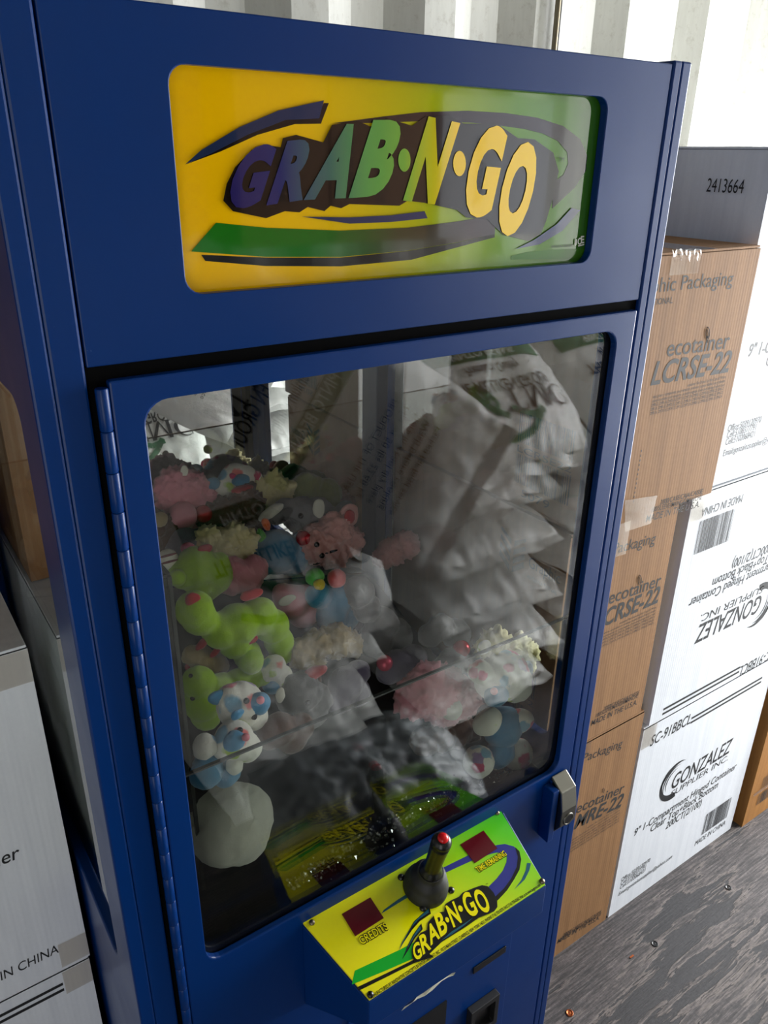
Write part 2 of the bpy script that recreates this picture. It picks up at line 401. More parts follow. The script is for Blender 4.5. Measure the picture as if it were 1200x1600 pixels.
SIGNLET = gradx('sign_letters', [(0, rgb(34, 28, 84)), (0.13, rgb(36, 40, 96)), (0.25, rgb(64, 98, 92)), (0.36, rgb(88, 146, 74)), (0.46, rgb(110, 160, 60)), (0.56, rgb(196, 182, 10)), (0.62, rgb(236, 192, 4)), (1, rgb(244, 200, 0))], 0.19, 0.61)
SIGNDARK = gradx('sign_shadow', [(0, rgb(14, 12, 14)), (0.5, rgb(38, 30, 30)), (1, rgb(44, 40, 44))], 0.19, 0.61)
SIGNRING = gradx('sign_ring', [(0, rgb(50, 40, 40)), (0.6, rgb(44, 28, 40)), (1, rgb(38, 30, 46))], 0.3, 0.65)
SIGNGRN = gradx('sign_swoosh', [(0, rgb(18, 104, 18)), (0.3, rgb(22, 96, 26)), (0.52, rgb(58, 60, 40)), (0.75, rgb(62, 46, 46)), (1, rgb(50, 42, 46))], 0.16, 0.58)
SIGNBLD = gradx('sign_blade', [(0, rgb(20, 38, 66)), (1, rgb(58, 62, 108))], 0.14, 0.66)
b = MB(); b.box(0.138, 0.665, SY, SY + 0.004, 1.622, 1.81, SIGNBG)
def lay(pts, mat, k): b.poly([p + NF * (0.0004 * k) for p in pts], mat, NF)
lay([Z3(*p) for p in [(680, 926), (760, 905), (880, 893), (1110, 884), (1110, 926), (1000, 940), (680, 945)]], plain('sign_green', rgb(56, 110, 22), 0.15), 1)
ring_o = [Z2(850, 318)] + [Z3(*p) for p in [(0, 178), (200, 155), (450, 148), (650, 160), (820, 185), (960, 230), (1050, 300), (1088, 390), (1080, 470), (1020, 560), (900, 672)]]
ring_i = [Z3(*p) for p in [(905, 530), (960, 490), (985, 430), (980, 370), (930, 310), (850, 270), (750, 245), (640, 230), (480, 212), (200, 203), (0, 212)]]
lay(ring_o + ring_i, SIGNRING, 1)
lay([Z1(*p) for p in [(180, 443), (300, 455), (480, 462), (640, 455), (760, 440), (850, 425), (850, 470), (760, 490), (640, 510), (480, 525), (300, 525), (120, 512)]], SIGNGRN, 2)
lay([Z1(*p) for p in [(145, 520), (300, 527), (480, 527), (640, 511), (760, 491), (850, 470), (850, 478), (650, 532), (480, 548), (300, 547), (155, 535)]], SIGNDARK, 1)
lay([Z1(*p) for p in [(197, 390), (205, 350), (225, 310), (265, 268), (312, 258), (335, 262), (340, 240), (372, 232), (437, 250), (458, 208), (520, 198), (550, 212), (590, 192), (650, 210), (685, 186), (740, 186), (775, 205), (855, 205), (905, 240), (945, 243), (990, 275), (1003, 320), (990, 380), (972, 440), (960, 470), (930, 487), (870, 472), (830, 435), (780, 430), (758, 412), (680, 395), (640, 390), (620, 402), (500, 398), (480, 408), (455, 402), (440, 415), (400, 405), (380, 418), (345, 415), (300, 432), (220, 415)]], SIGNDARK, 3)
lay([Z2(*p) for p in [(62, 540), (200, 478), (400, 373), (600, 293), (770, 290), (805, 210), (832, 210), (790, 320), (650, 322), (450, 380), (250, 470)]], SIGNDARK, 3)
lay([Z2(*p) for p in [(62, 538), (150, 460), (350, 340), (560, 250), (805, 195), (780, 292), (600, 300), (400, 378), (200, 480)]], SIGNBLD, 4)
lay([Z1(*p) for p in [(385, 428), (500, 430), (600, 425), (680, 415), (687, 432), (600, 441), (500, 445)]], SIGNBLD, 4)
lay([Z3(*p) for p in [(1045, 680), (1000, 668), (920, 755), (800, 838), (700, 888), (830, 862), (950, 790)]], SIGNBLD, 4)
for ch, BL, BR, TL, Zf in (('G', (262, 788), (455, 760), (370, 442), Z2), ('R', (495, 757), (690, 728), (608, 412), Z2), ('A', (695, 728), (920, 718), (832, 320), Z2),
                           ('B', (935, 718), (1130, 705), (1068, 300), Z2), ('N', (95, 628), (265, 650), (232, 178), Z3), ('G', (395, 715), (560, 722), (500, 215), Z3), ('O', (572, 815), (737, 822), (680, 303), Z3)):
    glyph_quad(b, SIGNLET, ch, Zf(*BL), Zf(*BR), Zf(*TL), NF, 0.055, 0.0022)
for cx, cy, rx, ry in ((103, 412, 33, 62), (398, 430, 34, 68)):
    lay([Z3(cx + rx * math.cos(a * .2618) + 0.12 * ry * -math.sin(a * .2618) * -1 * 0, cy + ry * math.sin(a * .2618)) for a in range(24)], SIGNLET, 5)
write(b, INK, 'TM', Z3(928, 420), Z3(956, 420), NF, off=0.0022)
write(b, INK, 'MANUFACTURED BY', Z3(893, 882), Z3(1012, 873), NF, off=0.0012)
for ch, BL, BR, TL in (('I', (1018, 868), (1026, 866), (1020, 835)), ('C', (1030, 866), (1048, 864), (1032, 828)), ('E', (1048, 858), (1066, 856), (1048, 818))):
    glyph_quad(b, WHITE, ch, Z3(*BL), Z3(*BR), Z3(*TL), NF, 0.03, 0.002)
lay([Z3(*p) for p in [(1034, 868), (1068, 860), (1066, 867), (1036, 875)]], WHITE, 4)
b.build('marquee_sign', mach)
# door --------------------------------------------------------------
b = MB()
plate(b, (0.062, 0.757, 0.06, 1.5605), (0.090, 0.7235, 0.7935, 1.5375), 0.024, -0.006, 0.004, BLUE)
door = b.build('door', mach, 0.002)
b = MB(); b.box(0.075, 0.74, 0.0045, 0.0085, 0.775, 1.555, GLASS); b.build('door_glass', door)
b = MB(); gk = plain('glass_gasket', rgb(12, 12, 13), 0.5)
plate(b, (0.07, 0.745, 0.77, 1.557), (0.0925, 0.7205, 0.797, 1.5345), 0.02, 0.009, 0.012, gk); b.build('glass_gasket', door)
b = MB(); z = 1.555; k = 0
while z > 0.09:
    b.lathe((0.0555, -0.004, z - 0.0385), (0, 0, 1), [(0.0052, 0), (0.0058, 0.001), (0.0058, 0.0375), (0.0052, 0.0385)], BLUE, 14); z -= 0.039
b.build('piano_hinge', door)
# T-handle lock: a blue bracket and a worn metal latch
b = MB(); b.box(0.692, 0.706, -0.03, -0.006, 0.665, 0.777, BLUE); b.box(0.706, 0.742, -0.012, -0.006, 0.672, 0.782, BLUE)
b.build('lock_bracket', door, 0.0015)
b = MB(); pr = [(-0.008, 0.789), (-0.034, 0.771), (-0.041, 0.735), (-0.041, 0.702), (-0.012, 0.655), (-0.008, 0.66)]
b.prism([(0.707, y, z) for y, z in pr], (0.036, 0, 0), CHROME)
b.build('lock_latch', door, 0.002)
b = MB(); b.lathe((0.725, -0.0405, 0.712), (0, -1, 0), [(0.0125, 0), (0.0125, 0.0015), (0.0095, 0.002), (0.0093, 0.0006)], CHROME, 22); b.lathe((0.725, -0.0412, 0.712), (0, -1, 0), [(0.009, 0), (0.009, 0.0006)], BLACK, 20)
b.build('key_hole', door)
# sloping control console ------------------------------------------
PN = V((0, -0.253, 0.9675)).normalized(); P0 = V((0, 0, 0.7695))
def K(p): return atplane(p, P0, PN)
def K4(x, y): return K((460 + x / 6, 1380 + y / 6))
def K1(x, y): return K((620 + x / 6.6667, 1370 + y / 6.6667))
def K6(x, y): return K((700 + x / 7.0588, 1270 + y / 7.0588))
b = MB(); ft = [(0.227, -0.006), (0.602, -0.006), (0.5795, -0.1305), (0.2555, -0.1305)]
def pz(y): return 0.7695 + y * 0.034 / 0.13
top = [V((x, y, pz(y))) for x, y in ft]; bot = [V((0.227, -0.006, 0.60)), V((0.602, -0.006, 0.60)), V((0.5795, -0.1305, 0.678)), V((0.2555, -0.1305, 0.678))]
b.add(top + bot, [(3, 2, 1, 0), (4, 5, 6, 7), (0, 1, 5, 4), (1, 2, 6, 5), (2, 3, 7, 6), (3, 0, 4, 7)], BLUE)
cons = b.build('control_console', mach, 0.002)
def panelmat():
    n = NT('panel_background'); c = n.new('ShaderNodeTexCoord'); sp = n.new('ShaderNodeSeparateXYZ'); n.link(c.outputs['Object'], sp.inputs[0])
    f = n.math('ADD', n.math('MULTIPLY', sp.outputs[0], 2.2), n.math('MULTIPLY', n.math('ADD', sp.outputs[1], 0.40), 2.2))
    n.base(n.ramp(n.math('ADD', f, 0.36), [(0.0, rgb(250, 240, 0)), (0.3, rgb(244, 242, 0)), (0.55, rgb(176, 226, 0)), (0.8, rgb(96, 214, 20)), (1, rgb(50, 200, 60))]))
    n.set(Roughness=0.2, Coat_Weight=0.5, Coat_Roughness=0.05); n.bump(n.noise(n.coord(), 120, 3), 0.08, 0.0008); return n.m
PANEL = panelmat()
PGRN = plain('panel_green', rgb(14, 176, 44), 0.2); PBLK = plain('panel_black', rgb(8, 8, 8), 0.25); PYEL = plain('panel_yellow', rgb(252, 240, 0), 0.2)
PPUR = plain('panel_purple', rgb(48, 54, 140), 0.25); PTEAL = plain('panel_teal', rgb(30, 92, 112), 0.25)
b = MB(); o_ = V((0, 0, 0.0008))
ins = [K((472, 1442.5)), K((780, 1266)), K((851, 1384)), K((577, 1564))]
b.prism([p + PN * 0.0004 for p in ins][::-1], PN * 0.003, PANEL)
def play(pts, mat, k): b.poly([p + PN * (0.0034 + 0.0003 * k) for p in pts], mat, PN)
play([K4(*p) for p in [(563, 832), (985, 635), (1150, 548), (1230, 600), (1110, 718), (830, 840), (535, 962)]], PGRN, 1)
play([K4(*p) for p in [(578, 990), (850, 860), (1110, 732), (1240, 660), (1300, 700), (1127, 756), (850, 895), (598, 1020)]], PBLK, 1)
play([K4(*p) for p in [(812, 297), (835, 262), (960, 170), (1080, 95), (1095, 125), (960, 205)]], PTEAL, 1)
pur = [(0, 590), (200, 492), (530, 370), (620, 358), (720, 385), (775, 440), (798, 530), (780, 640), (720, 750), (640, 870), (540, 980), (480, 930), (440, 830), (530, 740), (600, 650), (638, 560), (645, 500), (600, 458), (530, 452), (470, 466), (250, 545), (0, 660), (-260, 775), (-260, 720)]
play([K6(*p) for p in pur], PPUR, 1)
play([K6(*p) for p in [(735, 395), (780, 440), (800, 530), (782, 640), (722, 750), (642, 872), (540, 982), (505, 950), (610, 850), (690, 740), (752, 610), (765, 500)]], PBLK, 2)
play([K6(*p) for p in [(865, 565), (908, 570), (890, 650), (840, 750), (722, 862), (800, 760), (850, 650)]], PTEAL, 1)
play([K1(*p) for p in [(15, 785), (95, 620), (175, 480), (335, 330), (350, 398), (235, 475), (155, 565), (65, 700)]], PBLK, 2)
play([K1(*p) for p in [(20, 775), (95, 625), (180, 482), (325, 345), (328, 388), (220, 460), (140, 550), (55, 690)]], PTEAL, 3)
play([K1(*p) for p in [(52, 875), (105, 740), (165, 620), (250, 500), (265, 560), (185, 652), (115, 775)]], PBLK, 2)
play([K1(*p) for p in [(60, 860), (112, 738), (170, 625), (238, 525), (245, 560), (172, 645), (105, 760)]], PTEAL, 3)
play([K1(*p) for p in [(150, 780), (165, 720), (240, 600), (310, 570), (320, 490), (390, 410), (440, 385), (490, 380), (500, 300), (560, 260), (640, 225), (680, 180), (800, 130), (880, 103), (940, 115), (1000, 180), (1037, 260), (1040, 330), (1010, 372), (950, 402), (850, 440), (700, 545), (460, 695), (320, 832), (230, 900), (180, 907), (155, 850)]], PBLK, 4)
play([K1(*p) for p in [(455, 682), (560, 590), (700, 500), (790, 440), (700, 520), (560, 620)]], PTEAL, 5)
for ch, BL, BR, TL in (('G', (185, 905), (262, 850), (146, 735)), ('R', (268, 832), (352, 768), (222, 640)), ('A', (345, 738), (445, 655), (290, 545)), ('B', (450, 650), (532, 590), (375, 420)),
                       ('N', (583, 550), (672, 492), (497, 325)), ('G', (752, 458), (848, 400), (645, 215)), ('O', (878, 412), (988, 370), (765, 172))):
    glyph_quad(b, PYEL, ch, K1(*BL), K1(*BR), K1(*TL), PN, 0.03, 0.0055)
for cx, cy, r_ in ((517, 467, 22), (655, 350, 26)):
    play([K1(cx + r_ * 0.9 * math.cos(a * .3927) + 0.3 * r_ * math.sin(a * .3927), cy + r_ * 1.3 * math.sin(a * .3927)) for a in range(16)], PYEL, 7)
for s, A, B_, cap in (('CREDITS', K4(628, 592), K4(880, 442), 0.0105), ('TIME REMAINING', K6(330, 676), K6(645, 482), 0.0085)):
    write(b, PBLK, s, A, B_, PN, cap, 0.075, off=0.0040); write(b, PYEL, s, A, B_, PN, cap, 0.012, off=0.0046)
write(b, PBLK, 'MANUFACTURED BY INNOVATIVE CONCEPTS IN ENTERTAINMENT, INC. 10123 MAIN STREET, CLARENCE, NEW YORK 14031, PHONE (716) 759-0370, FAX (716) 759-0360, Visit us at www.icegame.com', K((580, 1562.5)), K((844, 1386.0)), PN, 0.0042, 0.02, off=0.0040)
write(b, PBLK, 'TM', K6(415, 812), K6(437, 800), PN, off=0.004)
b.build('control_overlay', cons)
for q in ([(442, 302), (708, 147), (833, 340), (568, 510)], None):
    pts = [K4(*p) for p in q] if q else [K6(*p) for p in [(130, 365), (385, 212), (538, 408), (290, 570)]]
    b = MB(); b.prism([p + PN * 0.0028 for p in pts][::-1], PN * 0.0016, DISPLAY); b.build('digit_window', cons)
JB = K((664, 1386)); b = MB()
b.lathe(JB + PN * 0.003, PN, [(0.034, 0), (0.034, 0.004), (0.033, 0.010), (0.030, 0.016), (0.0275, 0.022), (0.026, 0.030), (0.021, 0.034), (0.0195, 0.040), (0.0185, 0.044)], BLACKM, 36)
b.build('joystick_boot', cons)
b = MB(); b.lathe(JB + PN * 0.045, PN, [(0.0175, 0), (0.0165, 0.005), (0.0135, 0.010), (0.0125, 0.014), (0.0128, 0.04), (0.0140, 0.066), (0.0142, 0.070), (0.0120, 0.073), (0.0145, 0.075), (0.0140, 0.080), (0.0105, 0.085), (0.0085, 0.086)], BLACK, 28)
b.build('joystick_grip', cons)
b = MB(); b.lathe(JB + PN * 0.131, PN, [(0.0078, -0.002), (0.0078, 0.002), (0.006, 0.0045), (0.003, 0.0055), (0.0005, 0.0058)], RED, 20)
b.build('fire_button', cons)
for p, mt, r_ in (((487, 1443.5), STEEL, 0.0042), ((776, 1272), STEEL, 0.0042), ((846, 1379), STEEL, 0.0046), ((578, 1556), BLACK, 0.0046), ((626, 1373), BLACK, 0.0052), ((704, 1393), BLACK, 0.0052), ((660, 1421), BLACK, 0.0052)):
    c = K(p); b = MB(); b.lathe(c + PN * 0.0032, PN, [(r_, 0), (r_ * 0.95, r_ * 0.4), (r_ * 0.7, r_ * 0.75), (r_ * 0.3, r_ * 0.9), (0.0002, r_ * 0.95)], mt, 16)
    b.build('console_bolt', cons)
# coin door ---------------------------------------------------------
b = MB(); b.box(0.30, 0.655, -0.0095, -0.0055, 0.10, 0.56, BLUE)
cd = b.build('coin_door', mach, 0.001)
b = MB(); b.box(0.562, 0.640, -0.0125, -0.0098, 0.408, 0.424, BLACK); b.build('coin_slot', cd, 0.001)
b = MB(); b.box(0.405, 0.503, -0.0125, -0.0098, 0.25, 0.385, plain('return_flap', rgb(14, 15, 18), 0.5)); b.build('coin_return_flap', cd)
b = MB(); plate(b, (0.556, 0.625, 0.235, 0.318), (0.566, 0.615, 0.246, 0.306), 0.003, -0.024, -0.0098, BLACKM); b.box(0.566, 0.615, -0.0125, -0.0098, 0.246, 0.306, BLACK)
b.build('reject_button', cd, 0.001)
b = MB(); strip = [((627, 1580), (632, 1573)), ((640, 1570), (645, 1566)), ((652, 1561), (652, 1557)), ((664, 1556), (662, 1551)), ((676, 1547), (676, 1541)), ((690, 1533), (692, 1528)), ((700, 1527), (703, 1522)), ((709, 1524), (712, 1519))]
vs = []
for i, (p, q) in enumerate(strip):
    lift = -0.0102 - 0.003 * math.sin(i * 1.7) ** 2; vs += [at(p, lift), at(q, -0.0102 - 0.005 * (i % 3 == 1))]
b.add(vs, [(2 * i, 2 * i + 2, 2 * i + 3, 2 * i + 1) for i in range(len(strip) - 1)], PAPER)
b.build('torn_sticker', cd)

# ------------------------------------------------------------------ cartons
FX = 0.12
def carton(name, x0, x1, y0, y1, z0, z1, mat, label, group, seed=0, tape='both', cat='cardboard box'):
    """closed shipping carton: gently bulged body, folded top flaps with their seam, packing tape"""
    rr = random.Random(seed); root = thing(name, ((x0 + x1) / 2, (y0 + y1) / 2, z0), label, cat, group)
    b = MB(); n = 9; zt = z1 - 0.005
    def face(O, u, v, nn, bulge):
        ph = rr.random() * 50; vs = []
        for j in range(n + 1):
            for i in range(n + 1):
                s, t = i / n, j / n; k = (4 * s * (1 - s)) * (4 * t * (1 - t))
                vs.append(O + u * s + v * t + nn * (bulge * k + 0.0001 * k ** .5 * noise.noise((s * 3 + ph, t * 3, ph))))
        b.add(vs, [(j * (n + 1) + i, j * (n + 1) + i + 1, (j + 1) * (n + 1) + i + 1, (j + 1) * (n + 1) + i) for j in range(n) for i in range(n)], mat, True)
    X, Y, Z = V((x1 - x0, 0, 0)), V((0, y1 - y0, 0)), V((0, 0, zt - z0))
    face(V((x0, y0, z0)), X, Z, V((0, -1, 0)), 0.0); face(V((x1, y1, z0)), -X, Z, V((0, 1, 0)), 0.001)
    face(V((x0, y1, z0)), -Y, Z, V((-1, 0, 0)), 0.0008); face(V((x1, y0, z0)), Y, Z, V((1, 0, 0)), 0.0008)
    face(V((x0, y1, z0 + .0005)), X, -Y, V((0, 0, -1)), 0.0)
    b.box(x0 + .002, x1 - .002, y0 + .0045, y1 - .0045, zt - 0.001, zt + 0.0005, mat)
    body = b
    m = MB(); ym = (y0 + y1) / 2
    m.box(x0 + .0008, x1 - .0008, y0 + .0010, ym - .001, zt + 0.001, z1, mat); f1 = m
    m2 = MB(); m2.box(x0 + .0008, x1 - .0008, ym + .001, y1 - .0010, zt + 0.001, z1, mat)
    return root, body, (m, m2)
def finish(root, body, flaps, tapes=()):
    body.build('carton_body', root)
    for f in flaps: f.build('top_flap', root, 0.001)
    for t in tapes: t.build('packing_tape', root)
def P_(p, y=FX): return at(p, y)
def front(x, y, s, ox, oy): return (ox + x / s, oy + y / s)
FN = V((0, -1, 0))
A4 = lambda x, y: (980 + x / 4.4444, 480 + y / 4.4444)
A6 = lambda x, y: (1000 + x / 6, 220 + y / 6)
B4 = lambda x, y: (900 + x / 4, 780 + y / 4)
C3 = lambda x, y: (860 + x / 3.5294, 1100 + y / 3.5294)
def leaf(mb, p, Yp, s=0.011):
    c = P_(p, Yp); pts = []
    for k in range(15):
        a = 2 * math.pi * k / 14; u, v = math.cos(a) * 0.42, math.sin(a)
        pts.append(c + V((u * s * 1 - v * s * .35, -0.001, v * s + u * s * .35)))
    mb.tube(pts, s * 0.05, INKB, 5); mb.tube([c + V((s * .5, -.001, -s * 1.5)), c + V((s * .1, -.001, 0)), c + V((-s * .25, -.001, s * .6))], s * .04, INKB, 5)
SMALL = ['ecotainer Flat Dome Sip Hot Cup Lid White', 'vaso, plano y transparente, use precaucion, ecotainer, es para bebidas frias y calientes',
         'couvercle ecotainer pour transporter, en matiere vegetale, a boire avec breuvage froid et chaud', 'DMR-22, DMR-16, DMTR-20, DMT-20, DMT-24, DMRE-12, DMRI-16, DMRE-22, SMR-12',
         'SMR-16, DMR-10, DMTE-22, DMT-22, DMR-24, CMRE-16, CMRE-22, DMRI-22, SMR-22', 'DMR-16, DMTR-16, LMTR-22, DMT-20, DMT-24, DMRE-12, DMRE-22, DMRI-22, SMR-24']
def small_print(mb, pR0, pR1, y, length, cap):
    """six right-aligned lines of fine print between two right-end points"""
    a, c = P_(pR0, y), P_(pR1, y)
    for i, s in enumerate(SMALL):
        e = a.lerp(c, i / 5); ln = length * (0.55 if i == 0 else 1); write(mb, INKB, s, e - V((ln, 0, 0)), e, FN, cap, 0.0)
def side_print(mb, x0, y0, y1, z0, z1):
    """print on the narrow left face: barcodes above, herringbone leaf mark and words below"""
    n = V((-1, 0, 0)); r = V((0, -1, 0)); up = V((0, 0, 1)); O = lambda u, v: V((x0 - 0.0006, y1 - u, z0 + v))
    wd = y1 - y0; ht = z1 - z0
    for k in range(2): barcode(mb, INKB, O(wd - .17, ht * (0.20 - 0.17 * k) + .03), r, up, 0.13, 0.055, n, seed=5 + k)
    write(mb, INKB, 'LCRSE22', O(wd - .17, ht * .20 + .012), O(wd - .04, ht * .20 + .012), n, 0.012)
    write(mb, INKB, '5079', O(wd - .15, ht * .03 + .008), O(wd - .08, ht * .03 + .008), n, 0.014)
    cx, cz = wd - .135, ht * .80
    for s in (-1, 1):
        for k in range(4):
            q = [O(cx + s * .004, cz - .03 + k * .018), O(cx + s * .034, cz - .008 + k * .018), O(cx + s * .032, cz + .004 + k * .016), O(cx + s * .004, cz - .018 + k * .018)]
            mb.poly([p + n * .0006 for p in q], INKB, n)
    write(mb, INKB, 'Graphic Packaging', O(cx + .045, cz), O(wd + .12 - .02, cz), n, 0.022) if False else write(mb, INKB, 'Graphic', O(cx + .045, cz), O(wd - .012, cz), n, 0.022)
    write(mb, INKB, 'INTERNATIONAL', O(cx + .045, cz - .024), O(wd - .015, cz - .024), n, 0.008)
def clear_tape(pts, n, off=0.0012):
    t = MB(); t.prism([V(p) + V(n) * off for p in pts], V(n) * 0.0003, TAPE); return t
# --- three brown cartons stacked beside the machine
GRP = 'brown cup-lid cartons stacked right of the machine'
rt, b, fl = carton('cardboard_box', 0.836, 1.194, 0.10, 0.62, 1.161, 1.614, KRAFT, 'brown carton marked LCRSE-22, topmost of the stack beside the blue machine, taped on top', GRP, 1)
Y = 0.10 - 0.0001
write(b, INKB, 'hic Packaging', P_(A6(180, 1418), Y), P_(A6(862, 1347), Y), FN, 0.022, 0.0, pre='Grap')
write(b, INKB, 'ONAL', P_(A6(165, 1536), Y), P_(A6(303, 1521), Y), FN, 0.0095, 0, pre='INTERNATI')
write(b, INKB, 'ecotainer', P_(A4(270, 343), Y), P_(A4(700, 283), Y), FN, 0.028, 0.006)
leaf(b, A4(556, 182), Y)
write(b, INKB, 'LCRSE-22', P_(A4(160, 540), Y), P_(A4(703, 446), Y), FN, 0.037, 0.022, 0.18)
small_print(b, A4(683, 492), A4(655, 628), Y, 0.20, 0.0052)
write(b, INKB, '2000/CASE/CAJA/CAISSE', P_(A4(226, 1372), Y), P_(A4(522, 1292), Y), FN, 0.0095, 0.004, 0.1)
write(b, INKB, '100/SLEEVE/MANGA/MANCHE', P_(A4(165, 1424), Y), P_(A4(515, 1333), Y), FN, 0.0095, 0.004, 0.1)
write(b, INKB, 'MADE IN THE U.S.A.', P_(A4(125, 1494), Y), P_(A4(498, 1386), Y), FN, 0.0135, 0.008, 0.1)
for k in range(12):
    c = V((0.957, Y - .0005, 1.29 - 0.0085 * k)); b.poly([c, c + V((.002, 0, 0)), c + V((.002, 0, .004)), c + V((0, 0, .004))], INK, FN)
side_print(b, 0.836, 0.10, 0.62, 1.161, 1.614)
tp = [P_(A6(300, 1020), Y), P_(A6(572, 1010), Y), P_(A6(540, 1240), Y), P_(A6(268, 1262), Y)]
crumple = MB(); gx = 14; vs = []
for j in range(9):
    for i in range(gx + 1):
        p = tp[0].lerp(tp[1], i / gx).lerp(tp[3].lerp(tp[2], i / gx), j / 8); k = max(0, 1 - j / 4.0)
        p += V((0, -0.0012 - 0.006 * k * abs(noise.noise((i * .55, j * .6, 3))), 0.006 * k * noise.noise((i * .7, 9, j * .4)))); vs.append(p)
crumple.add(vs, [(j * (gx + 1) + i, j * (gx + 1) + i + 1, (j + 1) * (gx + 1) + i + 1, (j + 1) * (gx + 1) + i) for j in range(8) for i in range(gx)], TAPE)
crumple.box(1.00, 1.07, 0.099, 0.62, 1.6142, 1.6146, TAPE)
t2 = clear_tape([P_(A4(-20, 1340), Y), P_(A4(205, 1305), Y), P_(A4(160, 1500), Y), P_(A4(-20, 1560), Y)], FN)
finish(rt, b, fl, (crumple, t2))
rt, b, fl = carton('cardboard_box', 0.832, 1.128, 0.12, 0.64, 0.655, 1.157, KRAFT, 'brown carton marked LCRSE-22, middle of the stack beside the blue machine', GRP, 2)
Y = FX - 0.0001
write(b, INKB, 'ackaging', P_(B4(262, 335), Y), P_(B4(490, 274), Y), FN, 0.022, 0.0, pre='Graphic P')
write(b, INKB, 'ecotainer', P_(B4(200, 658), Y), P_(B4(524, 540), Y), FN, 0.028, 0.006); leaf(b, B4(396, 502), Y)
write(b, INKB, 'RSE-22', P_(B4(238, 765), Y), P_(B4(512, 642), Y), FN, 0.037, 0.022, 0.18, pre='LC')
small_print(b, B4(500, 680), B4(482, 778), Y, 0.20, 0.0046)
write(b, INKB, '2000/CASE/CAJA/CAISSE', P_(B4(170, 1322), Y), P_(B4(392, 1218), Y), FN, 0.0095, 0.004, 0.1)
write(b, INKB, '100/SLEEVE/MANGA/MANCHE', P_(B4(122, 1364), Y), P_(B4(386, 1238), Y), FN, 0.0095, 0.004, 0.1)
write(b, INKB, 'MADE IN THE U.S.A.', P_(B4(92, 1418), Y), P_(B4(378, 1282), Y), FN, 0.0135, 0.008, 0.1)
side_print(b, 0.832, 0.12, 0.64, 0.655, 1.157)
finish(rt, b, fl, (clear_tape([(0.90, FX - .001, 1.157), (0.985, FX - .001, 1.157), (0.985, FX - .001, 1.08), (0.90, FX - .001, 1.085)], FN),))
rt, b, fl = carton('cardboard_box', 0.832, 1.143, 0.12, 0.64, 0.0, 0.652, KRAFT, 'brown carton marked MRE-22 on the floor, bottom of the stack beside the machine', GRP, 3)
write(b, INKB, 'ackaging', P_(C3(203, 312), Y), P_(C3(392, 236), Y), FN, 0.022, 0.0, pre='Graphic P')
write(b, INKB, 'ecotainer', P_(C3(138, 606), Y), P_(C3(400, 486), Y), FN, 0.028, 0.006); leaf(b, C3(291, 474), Y, 0.007)
write(b, INKB, 'MRE-22', P_(C3(128, 692), Y), P_(C3(390, 562), Y), FN, 0.037, 0.022, 0.18, pre='L')
small_print(b, C3(384, 572), C3(376, 648), Y, 0.2, 0.0046)
write(b, INKB, '2000/CASE/CAJA/CAISSE', P_(C3(68, 1284), Y), P_(C3(280, 1150), Y), FN, 0.0095, 0.004, 0.1)
write(b, INKB, '100/SLEEVE/MANGA/MANCHE', P_(C3(52, 1302), Y), P_(C3(278, 1164), Y), FN, 0.0085, 0.004, 0.1)
write(b, INKB, 'MADE IN THE U.S.A.', P_(C3(36, 1322), Y), P_(C3(268, 1186), Y), FN, 0.0135, 0.008, 0.1)
side_print(b, 0.832, 0.12, 0.64, 0, 0.652)
finish(rt, b, fl, (clear_tape([(0.90, FX - .001, 0.652), (0.972, FX - .001, 0.652), (0.972, FX - .001, 0.62), (0.90, FX - .001, 0.625)], FN),))
# --- white cartons: one printed layout, read off the bottom carton, set on each carton the right way up or inverted
WX0, WZ0 = 1.153, 0.0
def wl(p):
    q = P_(p, FX); return (q.x - WX0, q.z - WZ0)
WTEXT = []
def wt(s, pL, pR, cap, bold=0.015, shear=0.0): WTEXT.append((s, wl(pL), wl(pR), cap, bold, shear))
wt('SC-91BBCL', C3(548, 228), C3(768, 113), 0.030, 0.006, 0.2)
wt('GONZALEZ', C3(668, 452), C3(986, 284), 0.047, 0.01, 0.2)
wt('SUPPLIER INC.', C3(663, 497), C3(972, 326), 0.019, 0.0, 0.1)
wt('9" 1-Compartment Hinged Container', C3(466, 698), C3(1014, 385), 0.023, 0.006, 0.15)
wt('Clear Top+Black Bottom', C3(553, 688), C3(916, 478), 0.023, 0.006, 0.15)
wt('200CT(2/100)', C3(634, 684), C3(828, 567), 0.023, 0.006, 0.15)
wt('MADE IN CHINA', C3(797, 772), C3(958, 676), 0.018, 0.0, 0.1)
wt('Office:5039120970', C3(390, 972), C3(546, 876), 0.013, 0.0, 0.1)
wt('Cell:5108377791', C3(387, 994), C3(524, 908), 0.013, 0.0, 0.1)
wt('Cell:5102068421', C3(383, 1016), C3(520, 930), 0.013, 0.0, 0.1)
wt('Email:gonzalezsupplier@yahoo.com', C3(378, 1040), C3(665, 866), 0.013, 0.0, 0.1)
WBAR = (wl(C3(815, 735)), wl(C3(950, 655))); WLINE = (wl(C3(772, 104)), wl((1187, 1073)))
